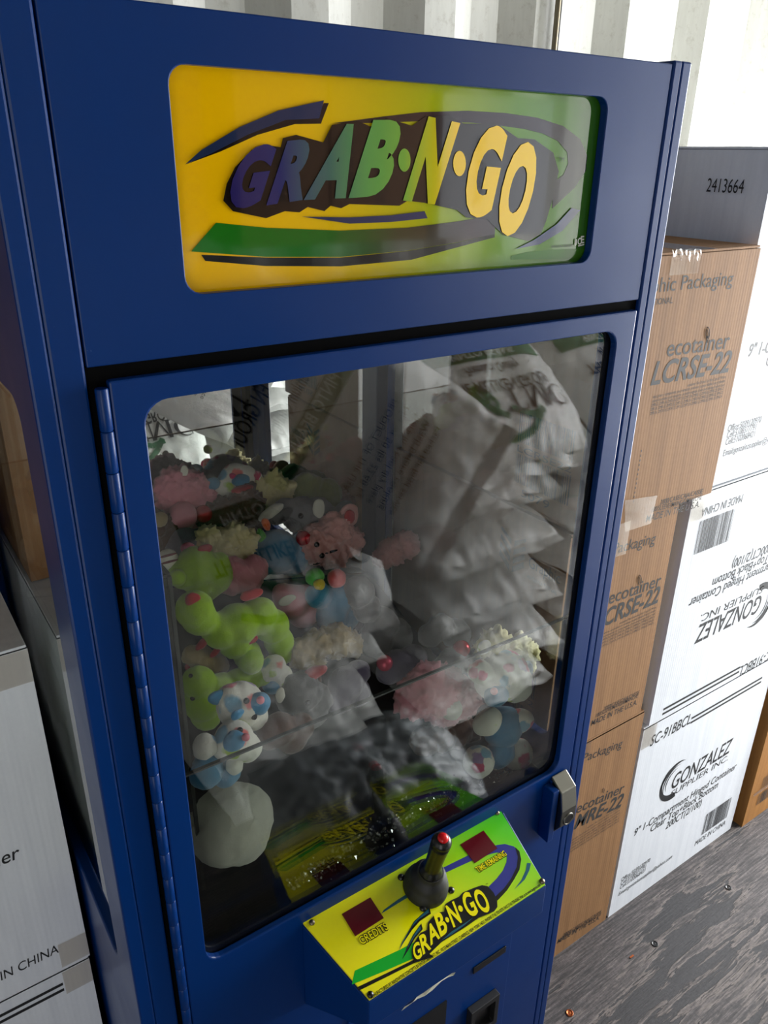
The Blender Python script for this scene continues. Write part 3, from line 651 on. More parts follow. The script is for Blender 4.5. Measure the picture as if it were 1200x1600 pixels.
def white_print(mb, O, r, up, n, w, bars=True):
    T = lambda u, v: O + r * u + up * v + n * 0.0001
    for s, (a0, a1), (c0, c1), cap, bold, sh in WTEXT: write(mb, INK, s, T(a0, (a1 + c1) / 2), T(c0, (a1 + c1) / 2), n, cap, bold, sh)
    u0, v0 = WBAR[0]
    if bars: barcode(mb, INK, T(u0 + 0.012, v0), r, up, WBAR[1][0] - u0, 0.075, n, 0.0006)
    lv = WLINE[0][1]
    for k in (0, 1):
        a = T(WLINE[0][0], lv - 0.003 + 0.013 * k) + n * .0003; mb.poly([a, a + r * (0.475 - WLINE[0][0]), a + r * (0.475 - WLINE[0][0]) + up * 0.006, a + up * 0.006], INK, n)
    # crescent emblem left of the name: three thinning arcs and one heavy tail
    gu, gv = wl(C3(668, 440)); cx, cy = gu + 0.012, gv + 0.005
    for rad, th, a0, a1 in ((0.058, 0.022, 120, 285), (0.056, 0.010, 60, 190), (0.046, 0.005, 75, 215), (0.037, 0.004, 85, 215)):
        o_, i_ = [], []
        for k in range(17):
            t = k / 16; a = math.radians(a0 + (a1 - a0) * t); h = th * math.sin(math.pi * min(1, max(0.02, t))) if th < .02 else th * t ** .9 * (1 if t < .93 else .7)
            o_.append(T(cx + math.cos(a) * rad, cy + math.sin(a) * rad * 1.05) + n * .0003); i_.append(T(cx + math.cos(a) * (rad - h), cy + math.sin(a) * (rad - h) * 1.05) + n * .0003)
        for k in range(16): mb.poly([o_[k], o_[k + 1], i_[k + 1], i_[k]], INK, n)
def white_box(x0, x1, y0, y1, z0, z1, label, group, seed, inverted=False, side=None, bars=True):
    rt, b, fl = carton('cardboard_box', x0, x1, y0, y1, z0, z1, WCARD, label, group, seed)
    if inverted: white_print(b, V((x1, y0, z1)), V((-1, 0, 0)), V((0, 0, -1)), FN, x1 - x0)
    else: white_print(b, V((x0, y0, z0)), V((1, 0, 0)), V((0, 0, 1)), FN, x1 - x0, bars)
    tp = []
    cz = z0 + 0.0 if not inverted else z1
    if bars: tp.append(clear_tape([(x0, y0 - .0004, z1 - .001), (x0 + .045, y0 - .0004, z1 - .001), (x0 + .045, y0 - .0004, z1 - .06), (x0, y0 - .0004, z1 - .06)], FN))
    else:
        for za in (z1 - .055, z0 + .005): tp.append(clear_tape([(x1 - .042, y0 - .0004, za), (x1, y0 - .0004, za), (x1, y0 - .0004, za + .05), (x1 - .042, y0 - .0004, za + .05)], FN))
    if side:
        write(b, INK, side, V((x0 - .0016, 0.235, z0 + .53)), V((x0 - .0016, 0.163, z0 + .53)), V((-1, 0, 0)), 0.022, 0.0)
    finish(rt, b, fl, tp)
WG = 'white container cartons stacked right of the brown ones'
white_box(1.153, 1.672, 0.12, 0.64, 0.0, 0.597, 'white carton on the floor beside the brown stack, right way up with full crescent logo', WG, 11)
white_box(1.166, 1.684, 0.118, 0.64, 0.600, 1.157, 'white carton with upside-down print, middle of the white stack at the right', WG, 12, True)
white_box(1.212, 1.728, 0.118, 0.64, 1.162, 1.765, 'white carton on top of the white stack, its shaded side stamped 2413664', WG, 13, side='2413664')
# --- amber carton at the far right
rt, b, fl = carton('cardboard_box', 1.705, 2.10, 0.105, 0.62, 0.0, 0.62, KRAFT2, 'orange-brown carton with barcodes on the floor right of the white stack', None, 21)
for k in range(2):
    barcode(b, INKB, V((1.755, 0.1038, 0.055 + 0.062 * k)), V((1, 0, 0)), V((0, 0, 1)), 0.16, 0.042, FN, seed=30 + k)
finish(rt, b, fl, (clear_tape([(1.72, .104, 0.107), (2.0, .104, 0.107), (2.0, .104, 0.118), (1.72, .104, 0.118)], FN),))
# --- white cartons left of the machine, in shade
LG = 'white container cartons stacked left of the machine'
white_box(-0.531, -0.012, 0.27, 0.655, 0.0, 0.574, 'white carton at the lower left, bottom of the stack left of the machine', LG, 31, bars=False)
white_box(-0.531, -0.010, 0.268, 0.655, 0.577, 1.163, 'white carton marked MADE IN CHINA, top of the white stack left of the machine', LG, 32, bars=False)
rt, b, fl = carton('cardboard_box', -0.50, -0.016, 0.43, 0.655, 1.166, 1.72, KRAFT, 'brown carton on the left white stack, reflected in the side window', None, 33); finish(rt, b, fl)
for k in range(3):
    rt, b, fl = carton('cardboard_box', -1.04, -0.56, 0.20, 0.64, 0.603 * k, 0.603 * k + 0.6, KRAFT, ('brown carton on the floor at the dark end, under two others', 'brown carton halfway up the stack at the dark end', 'brown carton topping the stack at the dark end')[k], 'brown cartons at the dark end', 40 + k); finish(rt, b, fl)
# --- screws and chips on the floor
for p, mt, nm, lb in (((890, 1583), COPPER, 'floor_screw', 'copper-coloured screw head in the floor at the foot of the machine'), ((1023, 1475), BLACK, 'floor_screw', 'dark recessed floor screw in front of the white carton'), ((1138, 1387), BLACK, 'floor_screw', 'dark recessed floor screw near the right edge of the floor')):
    c = atz(p, 0.0); b = MB(); b.lathe(c + V((0, 0, .0004)), (0, 0, 1), [(0.0085, 0), (0.0085, 0.001), (0.0065, 0.0016), (0.006, 0.0006), (0.003, 0.001), (0.0003, 0.0012)], mt, 20)
    tag(b.build(nm, loc=c), lb, 'screw', 'screws in the floor')
c = atz((987, 1495), 0); b = MB(); b.box(c.x - .006, c.x + .006, c.y - .002, c.y + .002, 0.0003, 0.002, COPPER); tag(b.build('wood_chip', loc=c), 'small tan wood chip lying on the dark floor', 'chip')

# ------------------------------------------------------------------ woven sacks across the aisle
def sack_mat(name, col, rough):
    n = NT(name); v = n.coord(); f = n.noise(v, 9, 4)
    n.base(n.mix(n.math('MULTIPLY', f, 0.35), col, tuple(x * .82 for x in col[:3]) + (1,))); n.set(Roughness=rough, Specular_IOR_Level=0.6)
    wv = n.noise(n.coord(scale=(1, 0.12, 1)), 120, 4, 0.7); n.bump(n.math('ADD', wv, n.math('MULTIPLY', n.noise(v, 38, 5, 0.65), 1.6)), 0.45, 0.003); return n.m
SACK = sack_mat('woven_sack', rgb(242, 243, 241), 0.42); FILM = sack_mat('crumpled_film', rgb(150, 156, 160), 0.14)
SGRN = plain('sack_green', rgb(20, 104, 62), 0.5); SINK = plain('sack_ink', rgb(26, 28, 32), 0.5)
class Sack:
    def __init__(s, c, a, b, L=0.74, Wd=0.47, T=0.16, droop=0.9, d0=0.10, amp=1.0, seed=0, mat=None):
        s.c = V(c); s.a = V(a).normalized(); s.b = (V(b) - s.a * V(b).dot(s.a)).normalized(); s.n = s.a.cross(s.b)
        s.L, s.W, s.T, s.droop, s.d0, s.amp, s.seed, s.mat = L, Wd, T, droop, d0, amp, seed, mat or SACK
    def pt(s, u, v, top=True, off=0.0):
        """u, v in -1..1 across and along the sack"""
        x, y = u * s.W / 2, v * s.L / 2; au, av = min(1, abs(u)), min(1, abs(v))
        h = (1 - au ** 2.6) ** 0.55 * (1 - av ** 3.2) ** 0.6 * s.T / 2
        e = max(au ** 3, av ** 4); k = s.seed * 7.3
        film = s.mat is FILM
        wr = noise.noise((x * 8 + k, y * 5, k)) * 0.012 + noise.noise((x * 40 + k, y * 7, k)) * 0.016 * e * s.amp + noise.noise((x * 22, y * 26 + k, 5 + k)) * 0.014 * e * s.amp
        if film: wr += 0.05 * (0.5 - abs(noise.noise((x * 8 + k, y * 9, k)))) - 0.035 * abs(noise.noise((x * 17, y * 15 + k, k))) + 0.02 * noise.noise((x * 36, k, y * 33))
        x *= 1 - 0.10 * av ** 3; z = (h + wr * (0.35 + h / s.T)) if top else -h * 0.9
        if abs(v) > 1: z = noise.noise((x * 12 + k, k, v)) * 0.02
        y0 = y; yy = y - s.d0
        if yy > 0: z -= s.droop * yy * yy * 1.6; y -= 0.35 * yy * yy
        return s.c + s.a * x + s.b * y + s.n * (z + off)
    def flat(s, pts, mat, mb, off=0.004): mb.poly([s.pt(u, v, True, off) for u, v in pts], mat)
    def band(s, mb, mat, path, wd, off=0.005):
        for (u0, v0), (u1, v1) in zip(path, path[1:]):
            du, dv = u1 - u0, (v1 - v0) * s.L / s.W; l = math.hypot(du, dv) or 1; nu, nv = -dv / l * wd, du / l * wd * s.W / s.L
            mb.add([s.pt(u0 + nu, v0 + nv, True, off), s.pt(u0 - nu, v0 - nv, True, off), s.pt(u1 - nu, v1 - nv, True, off), s.pt(u1 + nu, v1 + nv, True, off)], [(0, 1, 2, 3)], mat, True)
    def text(s, mb, mat, st, u0, u1, v, cap, bold=0.0, arch=0.0, off=0.005):
        vs, fs, x0, x1, y0, y1 = glyphs(st, bold, 0); out = []
        ch = glyphs('H'); k = cap / (ch[5] - ch[4])
        for x, y in vs:
            t = (x - x0) / (x1 - x0); out.append(s.pt(u0 + (u1 - u0) * t, v + y * k / (s.L / 2) - arch * (2 * t - 1) ** 2, True, off))
        mb.add(out, fs, mat, True)
    def build(s, label, group, full=True, name='grain_sack'):
        root = thing(name, s.c, label, 'sack', group); b = MB(); NU, NV = 40, 64; us = [-1 + 2 * i / NU for i in range(NU + 1)]; vs_ = [-1 + 2 * j / NV for j in range(NV + 1)]
        for top in (True, False):
            vs = [s.pt(u, v, top) for v in vs_ for u in us]; o = [(j * (NU + 1) + i, j * (NU + 1) + i + 1, (j + 1) * (NU + 1) + i + 1, (j + 1) * (NU + 1) + i) for j in range(NV) for i in range(NU)]
            b.add(vs, o if top else [f[::-1] for f in o], s.mat, True)
        if full:
            S = s
            S.text(b, SINK, 'THE MILLIKEN GROUP', -0.66, 0.66, 0.385, 0.040, 0.02, 0.02, 0.008)
            serif(S, b)
            for path, wd in (([(-.50, .45), (-.46, .53), (-.38, .57), (-.30, .54), (-.30, .47), (-.36, .42), (-.42, .44), (-.40, .52), (-.28, .62), (-.12, .69)], .032), ([(-.60, .75), (-.40, .83), (-.1, .86), (.15, .82), (.28, .74), (.36, .66)], .036), ([(-.05, .63), (.08, .67), (.20, .71), (.38, .69)], .036), ([(-.28, .45), (-.20, .57), (-.26, .67)], .028)):
                fine = []
                for (p, q) in zip(path, path[1:]): fine += [(p[0] + (q[0] - p[0]) * t / 4, p[1] + (q[1] - p[1]) * t / 4) for t in range(4)]
                S.band(b, SGRN, fine + [path[-1]], wd)
            S.text(b, SINK, 'Premium Quality', -0.36, 0.36, 0.235, 0.034, 0.015, 0, 0.008)
            S.band(b, SGRN, [(-0.80 + i * 0.08, 0.10) for i in range(21)], 0.11, 0.004)
            S.text(b, WHITE, 'PINTO BEANS', -0.42, 0.42, 0.075, 0.032, 0.01, 0, 0.0075)
            for k in range(5): S.text(b, SINK, ('PRODUCT OF THE USA', 'Net wt 50 lbs 22.68 kg', 'Store in a cool dry place', 'Wash before cooking', 'Packed for food service')[k], -.5, .5, -0.30 - 0.08 * k, 0.018)
        b.build('sack_body', root)
        for end in (1, -1):
            m = MB(); vs = []
            for k in range(3):
                for i in range(NU + 1): vs.append(s.pt(us[i], end * (1.0 + 0.055 * k + 0.015 * noise.noise((us[i] * 3, s.seed, k))), True, 0))
            fs = [(j * (NU + 1) + i, j * (NU + 1) + i + 1, (j + 1) * (NU + 1) + i + 1, (j + 1) * (NU + 1) + i) for j in range(2) for i in range(NU)]
            m.add(vs, fs if end > 0 else [f[::-1] for f in fs], s.mat, True); m.build('crimped_seam', root)
        return root
def serif(S, b):
    """the three large serif initials"""
    def L(polys, u0, w_, v0=0.475, h=0.19):
        for pl in polys: S.flat([(u0 + x * w_, v0 + y * h) for x, y in pl], SINK, b, 0.006)
    L([[(.42, 0), (.58, 0), (.58, 1), (.42, 1)], [(0, .92), (1, .92), (1, 1), (0, 1)], [(0, .72), (.06, .72), (.14, .93), (0, 1)], [(1, .72), (.94, .72), (.86, .93), (1, 1)], [(.3, 0), (.7, 0), (.7, .06), (.3, .06)]], -0.08, 0.26)
    L([[(.1, 0), (.16, 0), (.16, 1), (.1, 1)], [(.8, 0), (.94, 0), (.94, 1), (.8, 1)], [(.08, 1), (.24, 1), (.56, .1), (.48, 0)], [(.48, 0), (.54, 0), (.88, 1), (.8, 1)], [(0, 0), (.26, 0), (.26, .06), (0, .06)], [(.7, 0), (1.02, 0), (1.02, .06), (.7, .06)]], 0.20, 0.34)
    o_, i_ = [], []
    for k in range(13):
        a = math.radians(48 + 264 * k / 12); o_.append((.5 + .5 * math.cos(a), .5 + .5 * math.sin(a))); t = .17 * math.sin(math.pi * k / 12) + .03; i_.append((.5 + (.5 - t) * math.cos(a), .5 + (.5 - t * .6) * math.sin(a)))
    L([[o_[k], o_[k + 1], i_[k + 1], i_[k]] for k in range(12)] + [[(.8, .6), (.86, .6), (.86, .92), (.8, .86)]], 0.56, 0.30)
SG = 'white printed bean sacks piled across the aisle'
rr = random.Random(4)
lev = ['on the floor', 'second from the floor', 'third from the floor', 'fourth from the floor', 'fifth from the floor', 'sixth from the floor']
for ci, (cx, word, nl) in enumerate(((0.735, 'behind the toys in reflection', 3), (1.46, 'in the middle', 5), (2.045, 'toward the open end', 5), (2.63, 'nearest the open end', 5))):
    for k in range(nl):
        z = 0.085 + 0.178 * k
        Sack((cx + rr.uniform(-.012, .012), -1.25 + rr.uniform(-.02, .02) - .01 * k, z), (1, rr.uniform(-.04, .04), rr.uniform(-.02, .02)), (0, 1, -0.02), L=0.80, Wd=0.56, T=0.155, droop=0.18, d0=0.16, seed=ci * 10 + k, amp=1.8).build(
            'white bean sack %s, in the column %s' % (lev[k], word), SG, False)
Sack((0.71, -1.12, 0.85), (1, 0.03, 0.05), (0, 0.8, -0.6), L=0.80, Wd=0.58, T=0.16, droop=0.5, d0=0.22, seed=71, amp=1.3).build('white bean sack tilted forward on the low column, lettering reflected over the toys', SG)
Sack((1.45, -1.14, 1.17), (1, 0.0, 0.0), (0, 0.82, -0.57), L=0.80, Wd=0.58, T=0.16, droop=0.5, d0=0.22, seed=72, amp=1.3).build('white bean sack tilted forward on the middle column, big letters and leaf upside-down', SG)
Sack((2.05, -1.17, 1.16), (1, 0.0, 0.02), (0, 0.82, -0.57), L=0.80, Wd=0.58, T=0.16, droop=0.5, d0=0.22, seed=73, amp=1.3).build('white bean sack tilted forward on the column toward the open end', SG)
Sack((0.86, -0.97, 1.12), (-0.58, 0.0, -0.81), (-0.73, -0.43, 0.52), L=0.84, Wd=0.52, T=0.13, droop=0.0, d0=0.3, seed=62, amp=1.2).build('white bean sack leaning askew on the pile, crimped end hanging down', SG)
Sack((0.76, -0.60, 0.20), (1, 0.12, 0.02), (-0.1, 0.9, -0.25), L=0.36, Wd=0.60, T=0.30, droop=0.4, d0=0.1, seed=63, amp=2.0, mat=FILM).build('crumpled silvery plastic sack slumped on the floor before the bean sacks', None, False, 'plastic_sack')
# cartons resting on the sacks, mirrored in the sign
def turned(x0, x1, y0, y1, z0, z1, label, mat, words):
    rt, b, fl = carton('cardboard_box', x0, x1, y0, y1, z0, z1, mat, label, 'cartons on top of the sack pile', int(x0 * 100)); n = V((0, 1, 0))
    for s, u, v0, v1, cap in words: write(b, INKB, s, V((x0 + (x1 - x0) * u, y1 + .0012, z0 + v0)), V((x0 + (x1 - x0) * u, y1 + .0012, z0 + v1)), n, cap, 0.012)
    finish(rt, b, fl)
turned(0.86, 1.14, -1.62, -1.40, 1.50, 2.10, 'brown carton turned on its side, mirrored in the yellow of the sign', KRAFT, [('ecotainer', .42, .12, .30, .03), ('LCRSE-22', .6, .30, .45, .03)])
turned(1.15, 1.50, -1.62, -1.40, 1.50, 2.10, 'brown carton turned on its side, mirrored behind the sign letters', KRAFT, [('Graphic Packaging', .45, .10, .42, .026), ('2000/CASE', .15, .12, .3, .02)])
turned(1.55, 2.02, -1.62, -1.40, 1.50, 1.92, 'white carton standing on the sack pile, mirrored in the green of the sign', WCARD, [('GONZALEZ', .3, .1, .3, .03)])

# ------------------------------------------------------------------ plush toys inside the machine
def plush_mat(name, col, shade=None, spots=False):
    n = NT(name); v = n.coord(); f = n.noise(v, 130, 5, 0.7); c = n.mix(n.math('MULTIPLY', f, 0.45), col, shade or tuple(x * .72 for x in col[:3]) + (1,))
    if spots:
        vo = n.new('ShaderNodeTexVoronoi'); vo.inputs['Scale'].default_value = 34; wv = n.new('ShaderNodeVectorMath', operation='ADD'); ns = n.new('ShaderNodeTexNoise'); ns.inputs['Scale'].default_value = 60
        n.link(v, ns.inputs['Vector']); sc = n.new('ShaderNodeVectorMath', operation='SCALE'); sc.inputs[3].default_value = 0.016; n.link(ns.outputs['Color'], sc.inputs[0]); n.link(v, wv.inputs[0]); n.link(sc.outputs[0], wv.inputs[1]); n.link(wv.outputs[0], vo.inputs['Vector'])
        sp = n.new('ShaderNodeSeparateColor'); n.link(vo.outputs['Color'], sp.inputs[0])
        pal = n.ramp(sp.outputs[0], [(0.0, rgb(222, 40, 110)), (0.28, rgb(240, 120, 120)), (0.42, rgb(120, 176, 206)), (0.55, rgb(170, 200, 60)), (0.70, rgb(206, 34, 96)), (0.86, rgb(150, 120, 170))], 'CONSTANT')
        k = n.ramp(vo.outputs['Distance'], [(0.34, (1, 1, 1, 1)), (0.46, (0, 0, 0, 1))]); on = n.ramp(sp.outputs[1], [(0.62, (1, 1, 1, 1)), (0.66, (0, 0, 0, 1))])
        c = n.mix(n.math('MULTIPLY', k, on), c, pal)
    n.base(c); n.set(Roughness=0.95, Sheen_Weight=0.35, Specular_IOR_Level=0.2); n.bump(n.noise(v, 340, 4, 0.8), 0.5, 0.003); return n.m
LIME = plush_mat('lime_plush', rgb(160, 204, 0)); PINK = plush_mat('pink_plush', rgb(238, 156, 172)); CREAM = plush_mat('cream_plush', rgb(228, 218, 160)); BROWN = plush_mat('brown_plush', rgb(88, 54, 38))
SKY = plush_mat('blue_plush', rgb(62, 140, 184)); SPOT = plush_mat('spotted_plush', rgb(238, 236, 224), spots=True); GREY = plush_mat('grey_plush', rgb(126, 124, 128)); TAN = plush_mat('tan_plush', rgb(176, 156, 112))
LILAC = plush_mat('lilac_plush', rgb(106, 98, 118)); PEACH = plush_mat('peach_plush', rgb(228, 164, 156)); WHITEP = plush_mat('white_plush', rgb(214, 212, 198)); BLACKP = plush_mat('black_plush', rgb(34, 32, 34)); REDP = plush_mat('red_plush', rgb(176, 14, 28))
MAGENTA = plush_mat('magenta_plush', rgb(220, 60, 120)); GREEN = plush_mat('green_plush', rgb(90, 190, 70)); ORANGE = plush_mat('orange_plush', rgb(230, 110, 40)); CORAL = plush_mat('coral_plush', rgb(240, 90, 90)); PNOSE = plain('pink_nose', rgb(222, 120, 136), 0.3)
EYE = plain('bead_eye', rgb(8, 8, 9), 0.06); GLIT = plain('red_glitter', rgb(196, 18, 40), 0.2, 0.4); TAGM = plain('paper_tag', rgb(228, 226, 214), 0.7); MAROON = plain('maroon_print', rgb(110, 22, 40), 0.6)
FUR = {'short': (0.0014, 90, 0.0008, 260), 'plush': (0.003, 80, 0.0016, 220), 'shag': (0.008, 85, 0.005, 190), 'curl': (0.011, 95, 0.005, 200)}
PG = 'plush toys in the crane machine'
def world(px, py, Y): return at((px, py), Y)
def soft(blobs, Yc, fur, seed, vox=0.0038):
    """one continuous stuffed surface grown over overlapping lobes"""
    bm = bmesh.new()
    for q in blobs:
        px, py, r = q[:3]; dy = q[3] if len(q) > 3 else 0; sq = q[4] if len(q) > 4 else (1, 1, 1)
        c = world(px, py, Yc + dy); R = r * depth(c) / F_PX; sq = (sq[0], sq[1] * (0.6 if Yc > .56 else 1), sq[2]); tilt = q[5] if len(q) > 5 else 0
        M = Matrix.Translation(c) @ Matrix.Rotation(math.radians(-tilt), 4, 'Y') @ Matrix.Diagonal((R * sq[0], R * sq[1], R * sq[2], 1))
        bmesh.ops.create_icosphere(bm, subdivisions=3, radius=1, matrix=M)
    me = bpy.data.meshes.new('lobes'); bm.to_mesh(me); bm.free(); o = bpy.data.objects.new('lobes', me); COL.objects.link(o)
    m = o.modifiers.new('r', 'REMESH'); m.mode = 'VOXEL'; m.voxel_size = vox; s = o.modifiers.new('s', 'SMOOTH'); s.iterations = 6; s.factor = 0.5
    dg = bpy.context.evaluated_depsgraph_get(); ev = bpy.data.meshes.new_from_object(o.evaluated_get(dg)); bpy.data.objects.remove(o); bpy.data.meshes.remove(me)
    a1, f1, a2, f2 = FUR[fur]; k = seed * 3.1; vs = []
    for v in ev.vertices:
        p = v.co; d = a1 * noise.noise((p.x * f1 + k, p.y * f1, p.z * f1)) + a2 * noise.noise((p.x * f2, p.y * f2 + k, p.z * f2))
        if fur in ('shag', 'curl'): d = abs(d) * 1.5 - a1 * .3
        vs.append(p + v.normal * d)
    fs = [tuple(p.vertices) for p in ev.polygons]; bpy.data.meshes.remove(ev); return vs, fs
_n = [0]
def deeper(y):
    xs = (0, .14, .215, .25, .31, .36, .41, .45, .5, .53); ys = (0, .14, .27, .34, .44, .50, .54, .57, .598, .6)
    for a, b_, c, d in zip(xs, xs[1:], ys, ys[1:]):
        if y <= b_: return c + (d - c) * (y - a) / (b_ - a)
    return ys[-1]
def plush(label, Yc, mat, blobs, fur='plush', parts=(), name='plush_toy', vox=0.0038):
    """parts: (kind, part name, px, py, r, material, dy, squash); kind 'on' sits on the body where the sight line meets it"""
    if blobs[0][0] < 640: Yc = deeper(Yc)
    _n[0] += 1; vs, fs = soft(blobs, Yc, fur, _n[0], vox); bv = BVHTree.FromPolygons(vs, fs)
    lo = V((sum(v.x for v in vs) / len(vs), sum(v.y for v in vs) / len(vs), min(v.z for v in vs)))
    root = thing(name, lo, label, 'plush toy', PG); b = MB(); b.add(vs, fs, mat, True); b.build('plush_body', root)
    for q in parts:
        kind, nm, px, py, r, mt = q[:6]; dy = q[6] if len(q) > 6 else 0; sq = q[7] if len(q) > 7 else (1, 1, 1)
        if kind == 'on':
            d = sight((px, py)).normalized(); hit = bv.ray_cast(CAM_C, d); c = hit[0] if hit[0] is not None else world(px, py, Yc + dy)
            c = c + d * dy
        else: c = world(px, py, Yc + dy)
        R = r * depth(c) / F_PX; m = MB()
        if kind == 'lobe' or (kind == 'on' and mt in (SKY, SPOT, LIME, PINK, CREAM, GREY, PEACH, TAN, WHITEP, BLACKP, REDP, BROWN, LILAC, MAGENTA, GREEN, ORANGE, CORAL)):
            bm = bmesh.new(); bmesh.ops.create_icosphere(bm, subdivisions=3, radius=1, matrix=Matrix.Translation(c) @ Matrix.Rotation(math.radians(-(q[8] if len(q) > 8 else 0)), 4, 'Y') @ Matrix.Diagonal((R * sq[0], R * sq[1], R * sq[2], 1)))
            pv = [v.co + v.normal * (.0012 * noise.noise(v.co * 140) + .002 * noise.noise(v.co * 50)) for v in bm.verts]; m.add(pv, [[v.index for v in f.verts] for f in bm.faces], mt, True); bm.free()
        else: m.ball(c, R, mt, 10, sq)
        m.build(nm, root)
    return root
# back row against the mirror
plush('pink shaggy plush at the back left, hump rising above the pile', 0.50, PINK, [(292, 772, 40), (276, 762, 36), (318, 778, 26), (270, 790, 30), (300, 800, 32)], 'shag', [('on', 'tag', 288, 736, 8, TAGM, 0, (.8, .2, 1.2)), ('lobe', 'paw', 286, 806, 22, PINK, -.035)])
plush('spotted white teddy head at the back beside the pink shaggy plush', 0.50, SPOT, [(368, 752, 30), (352, 764, 24), (385, 744, 18)], 'short', [('lobe', 'ear', 333, 756, 11, SKY, -.01, (1, .6, 1)), ('lobe', 'ear', 400, 748, 12, SPOT, 0, (1, .6, 1)), ('on', 'muzzle', 376, 750, 13, SKY, 0, (1.2, .8, .7)), ('on', 'nose', 363, 744, 5, MAGENTA)])
plush('dark brown curly bear with a glittering red nose, below the back-row teddy', 0.45, BROWN, [(352, 806, 32), (380, 812, 32), (336, 818, 28), (382, 776, 22), (398, 786, 18), (366, 830, 26)], 'curl', [('on', 'nose', 318, 803, 14, GLIT, -.004), ('on', 'scarf', 378, 764, 15, REDP, 0, (1.2, .5, .4))])
plush('cream curly lamb behind the grey donkey, two tufts up', 0.49, CREAM, [(404, 766, 19), (428, 752, 18), (444, 768, 18), (418, 782, 24), (440, 788, 20)], 'curl')
plush('olive green plush in the far back corner right of the cream lamb', 0.53, plush_mat('olive_plush', rgb(110, 120, 44)), [(478, 768, 32), (508, 775, 30), (462, 786, 24)], 'plush')
plush('grey donkey plush with black mane and bead eye near the back', 0.41, GREY, [(470, 805, 30), (446, 796, 20), (498, 800, 24), (520, 806, 16), (484, 822, 24), (540, 800, 18)], 'plush', [('on', 'eye', 470, 806, 4.5, EYE), ('lobe', 'mane', 440, 806, 14, BLACKP, -.03, (1.5, .6, .8), 20), ('lobe', 'ear', 424, 800, 15, WHITEP, -.03, (1.6, .5, .6), 20), ('lobe', 'ear', 498, 794, 13, WHITEP, -.045, (.8, .4, 1.3))])
plush('pale blue plush with an orange carrot and green leaf', 0.36, SKY, [(432, 862, 36), (455, 872, 28), (412, 874, 26), (470, 850, 20)], 'short', [('on', 'carrot', 416, 820, 10, ORANGE, -.012, (.7, .7, 1.2), 20), ('on', 'leaf', 409, 838, 10, GREEN, -.012, (.7, .5, 1.5), 20)])
plush('peach pink cow plush with black lashes and a red glossy nose', 0.35, PEACH, [(498, 850, 34), (524, 828, 28), (520, 862, 26), (478, 846, 16), (545, 846, 24)], 'shag', [('on', 'nose', 474, 841, 12, GLIT, 0), ('on', 'eye', 495, 851, 4.5, EYE), ('on', 'eye', 503, 868, 4.5, EYE), ('lobe', 'ear', 545, 806, 17, PEACH, 0, (1, .5, 1.2)), ('lobe', 'inner_ear', 546, 807, 10, REDP, -.016, (1, .5, 1.2)), ('on', 'lash', 518, 862, 9, EYE, 0, (1.3, .2, .25)), ('on', 'lash', 496, 880, 7, EYE, 0, (1.2, .2, .3))])
plush('brown curly plush half hidden at the left edge behind the door', 0.44, BROWN, [(246, 822, 26), (256, 850, 24), (240, 860, 26), (270, 835, 22)], 'curl', [('on', 'paw', 250, 812, 12, TAN)])
plush('cream curly dog above the upper lime toy', 0.35, CREAM, [(322, 838, 18), (342, 852, 22), (368, 836, 20), (384, 846, 18), (350, 866, 24), (375, 862, 20)], 'curl')
plush('lilac grey plush left of the cream curly dog', 0.37, LILAC, [(290, 850, 26), (312, 846, 22), (276, 860, 18), (322, 866, 22)], 'short', [('on', 'heart', 294, 858, 11, MAGENTA)])
# the lime dogs
plush('lime green dog with a red ear, upper of the lime toys', 0.30, LIME, [(308, 886, 34), (332, 898, 32), (288, 896, 26), (318, 912, 30), (342, 880, 18)], 'short', [('on', 'ear', 320, 858, 11, REDP, 0, (1.1, .5, .7)), ('lobe', 'paw', 278, 902, 14, LIME, -.02)])
plush('pink fuzzy plush right of the upper lime dog', 0.31, PINK, [(364, 890, 22), (384, 902, 28), (362, 912, 20), (398, 888, 22)], 'plush')
plush('big lime green dog with red nose patch and red collar', 0.225, LIME, [(304, 952, 31), (312, 966, 28), (345, 985, 30), (372, 975, 34), (405, 962, 30), (425, 978, 28), (366, 1004, 26), (386, 1022, 23), (392, 1032, 20), (436, 1002, 24), (440, 1020, 20)], 'short', [('on', 'nose', 301, 937, 12, REDP, 0, (1.1, .5, 1)), ('on', 'collar', 318, 1004, 13, REDP, 0, (1.2, .6, .5), 35), ('on', 'collar', 337, 1018, 10, REDP, 0, (1.2, .6, .5), 35), ('lobe', 'ear', 393, 928, 15, REDP, 0, (1.3, .5, .6)), ('on', 'paw_pad', 392, 1000, 11, REDP, .012, (1, .4, .7)), ('lobe', 'paw', 392, 1034, 20, LIME, -.02)])
plush('lime green dog lying lowest by the clear chute', 0.215, LIME, [(310, 1066, 27), (316, 1098, 30), (322, 1118, 24), (345, 1068, 18), (372, 1062, 19), (396, 1058, 19), (410, 1056, 17)], 'short', [('on', 'eye', 301, 1091, 4, EYE), ('on', 'eye', 298, 1056, 3.5, EYE)])
plush('tan puppy plush wedged between the lime dogs', 0.235, TAN, [(316, 1030, 22), (336, 1040, 22), (302, 1024, 18)], 'plush', [('on', 'blush', 296, 1042, 7, REDP)])
plush('pale pink striped plush with a white sewn label', 0.27, PINK, [(455, 940, 28), (474, 956, 26), (442, 928, 18), (478, 930, 18)], 'short', [('on', 'care_label', 449, 938, 13, TAGM, -.003, (1.2, .12, .7))])
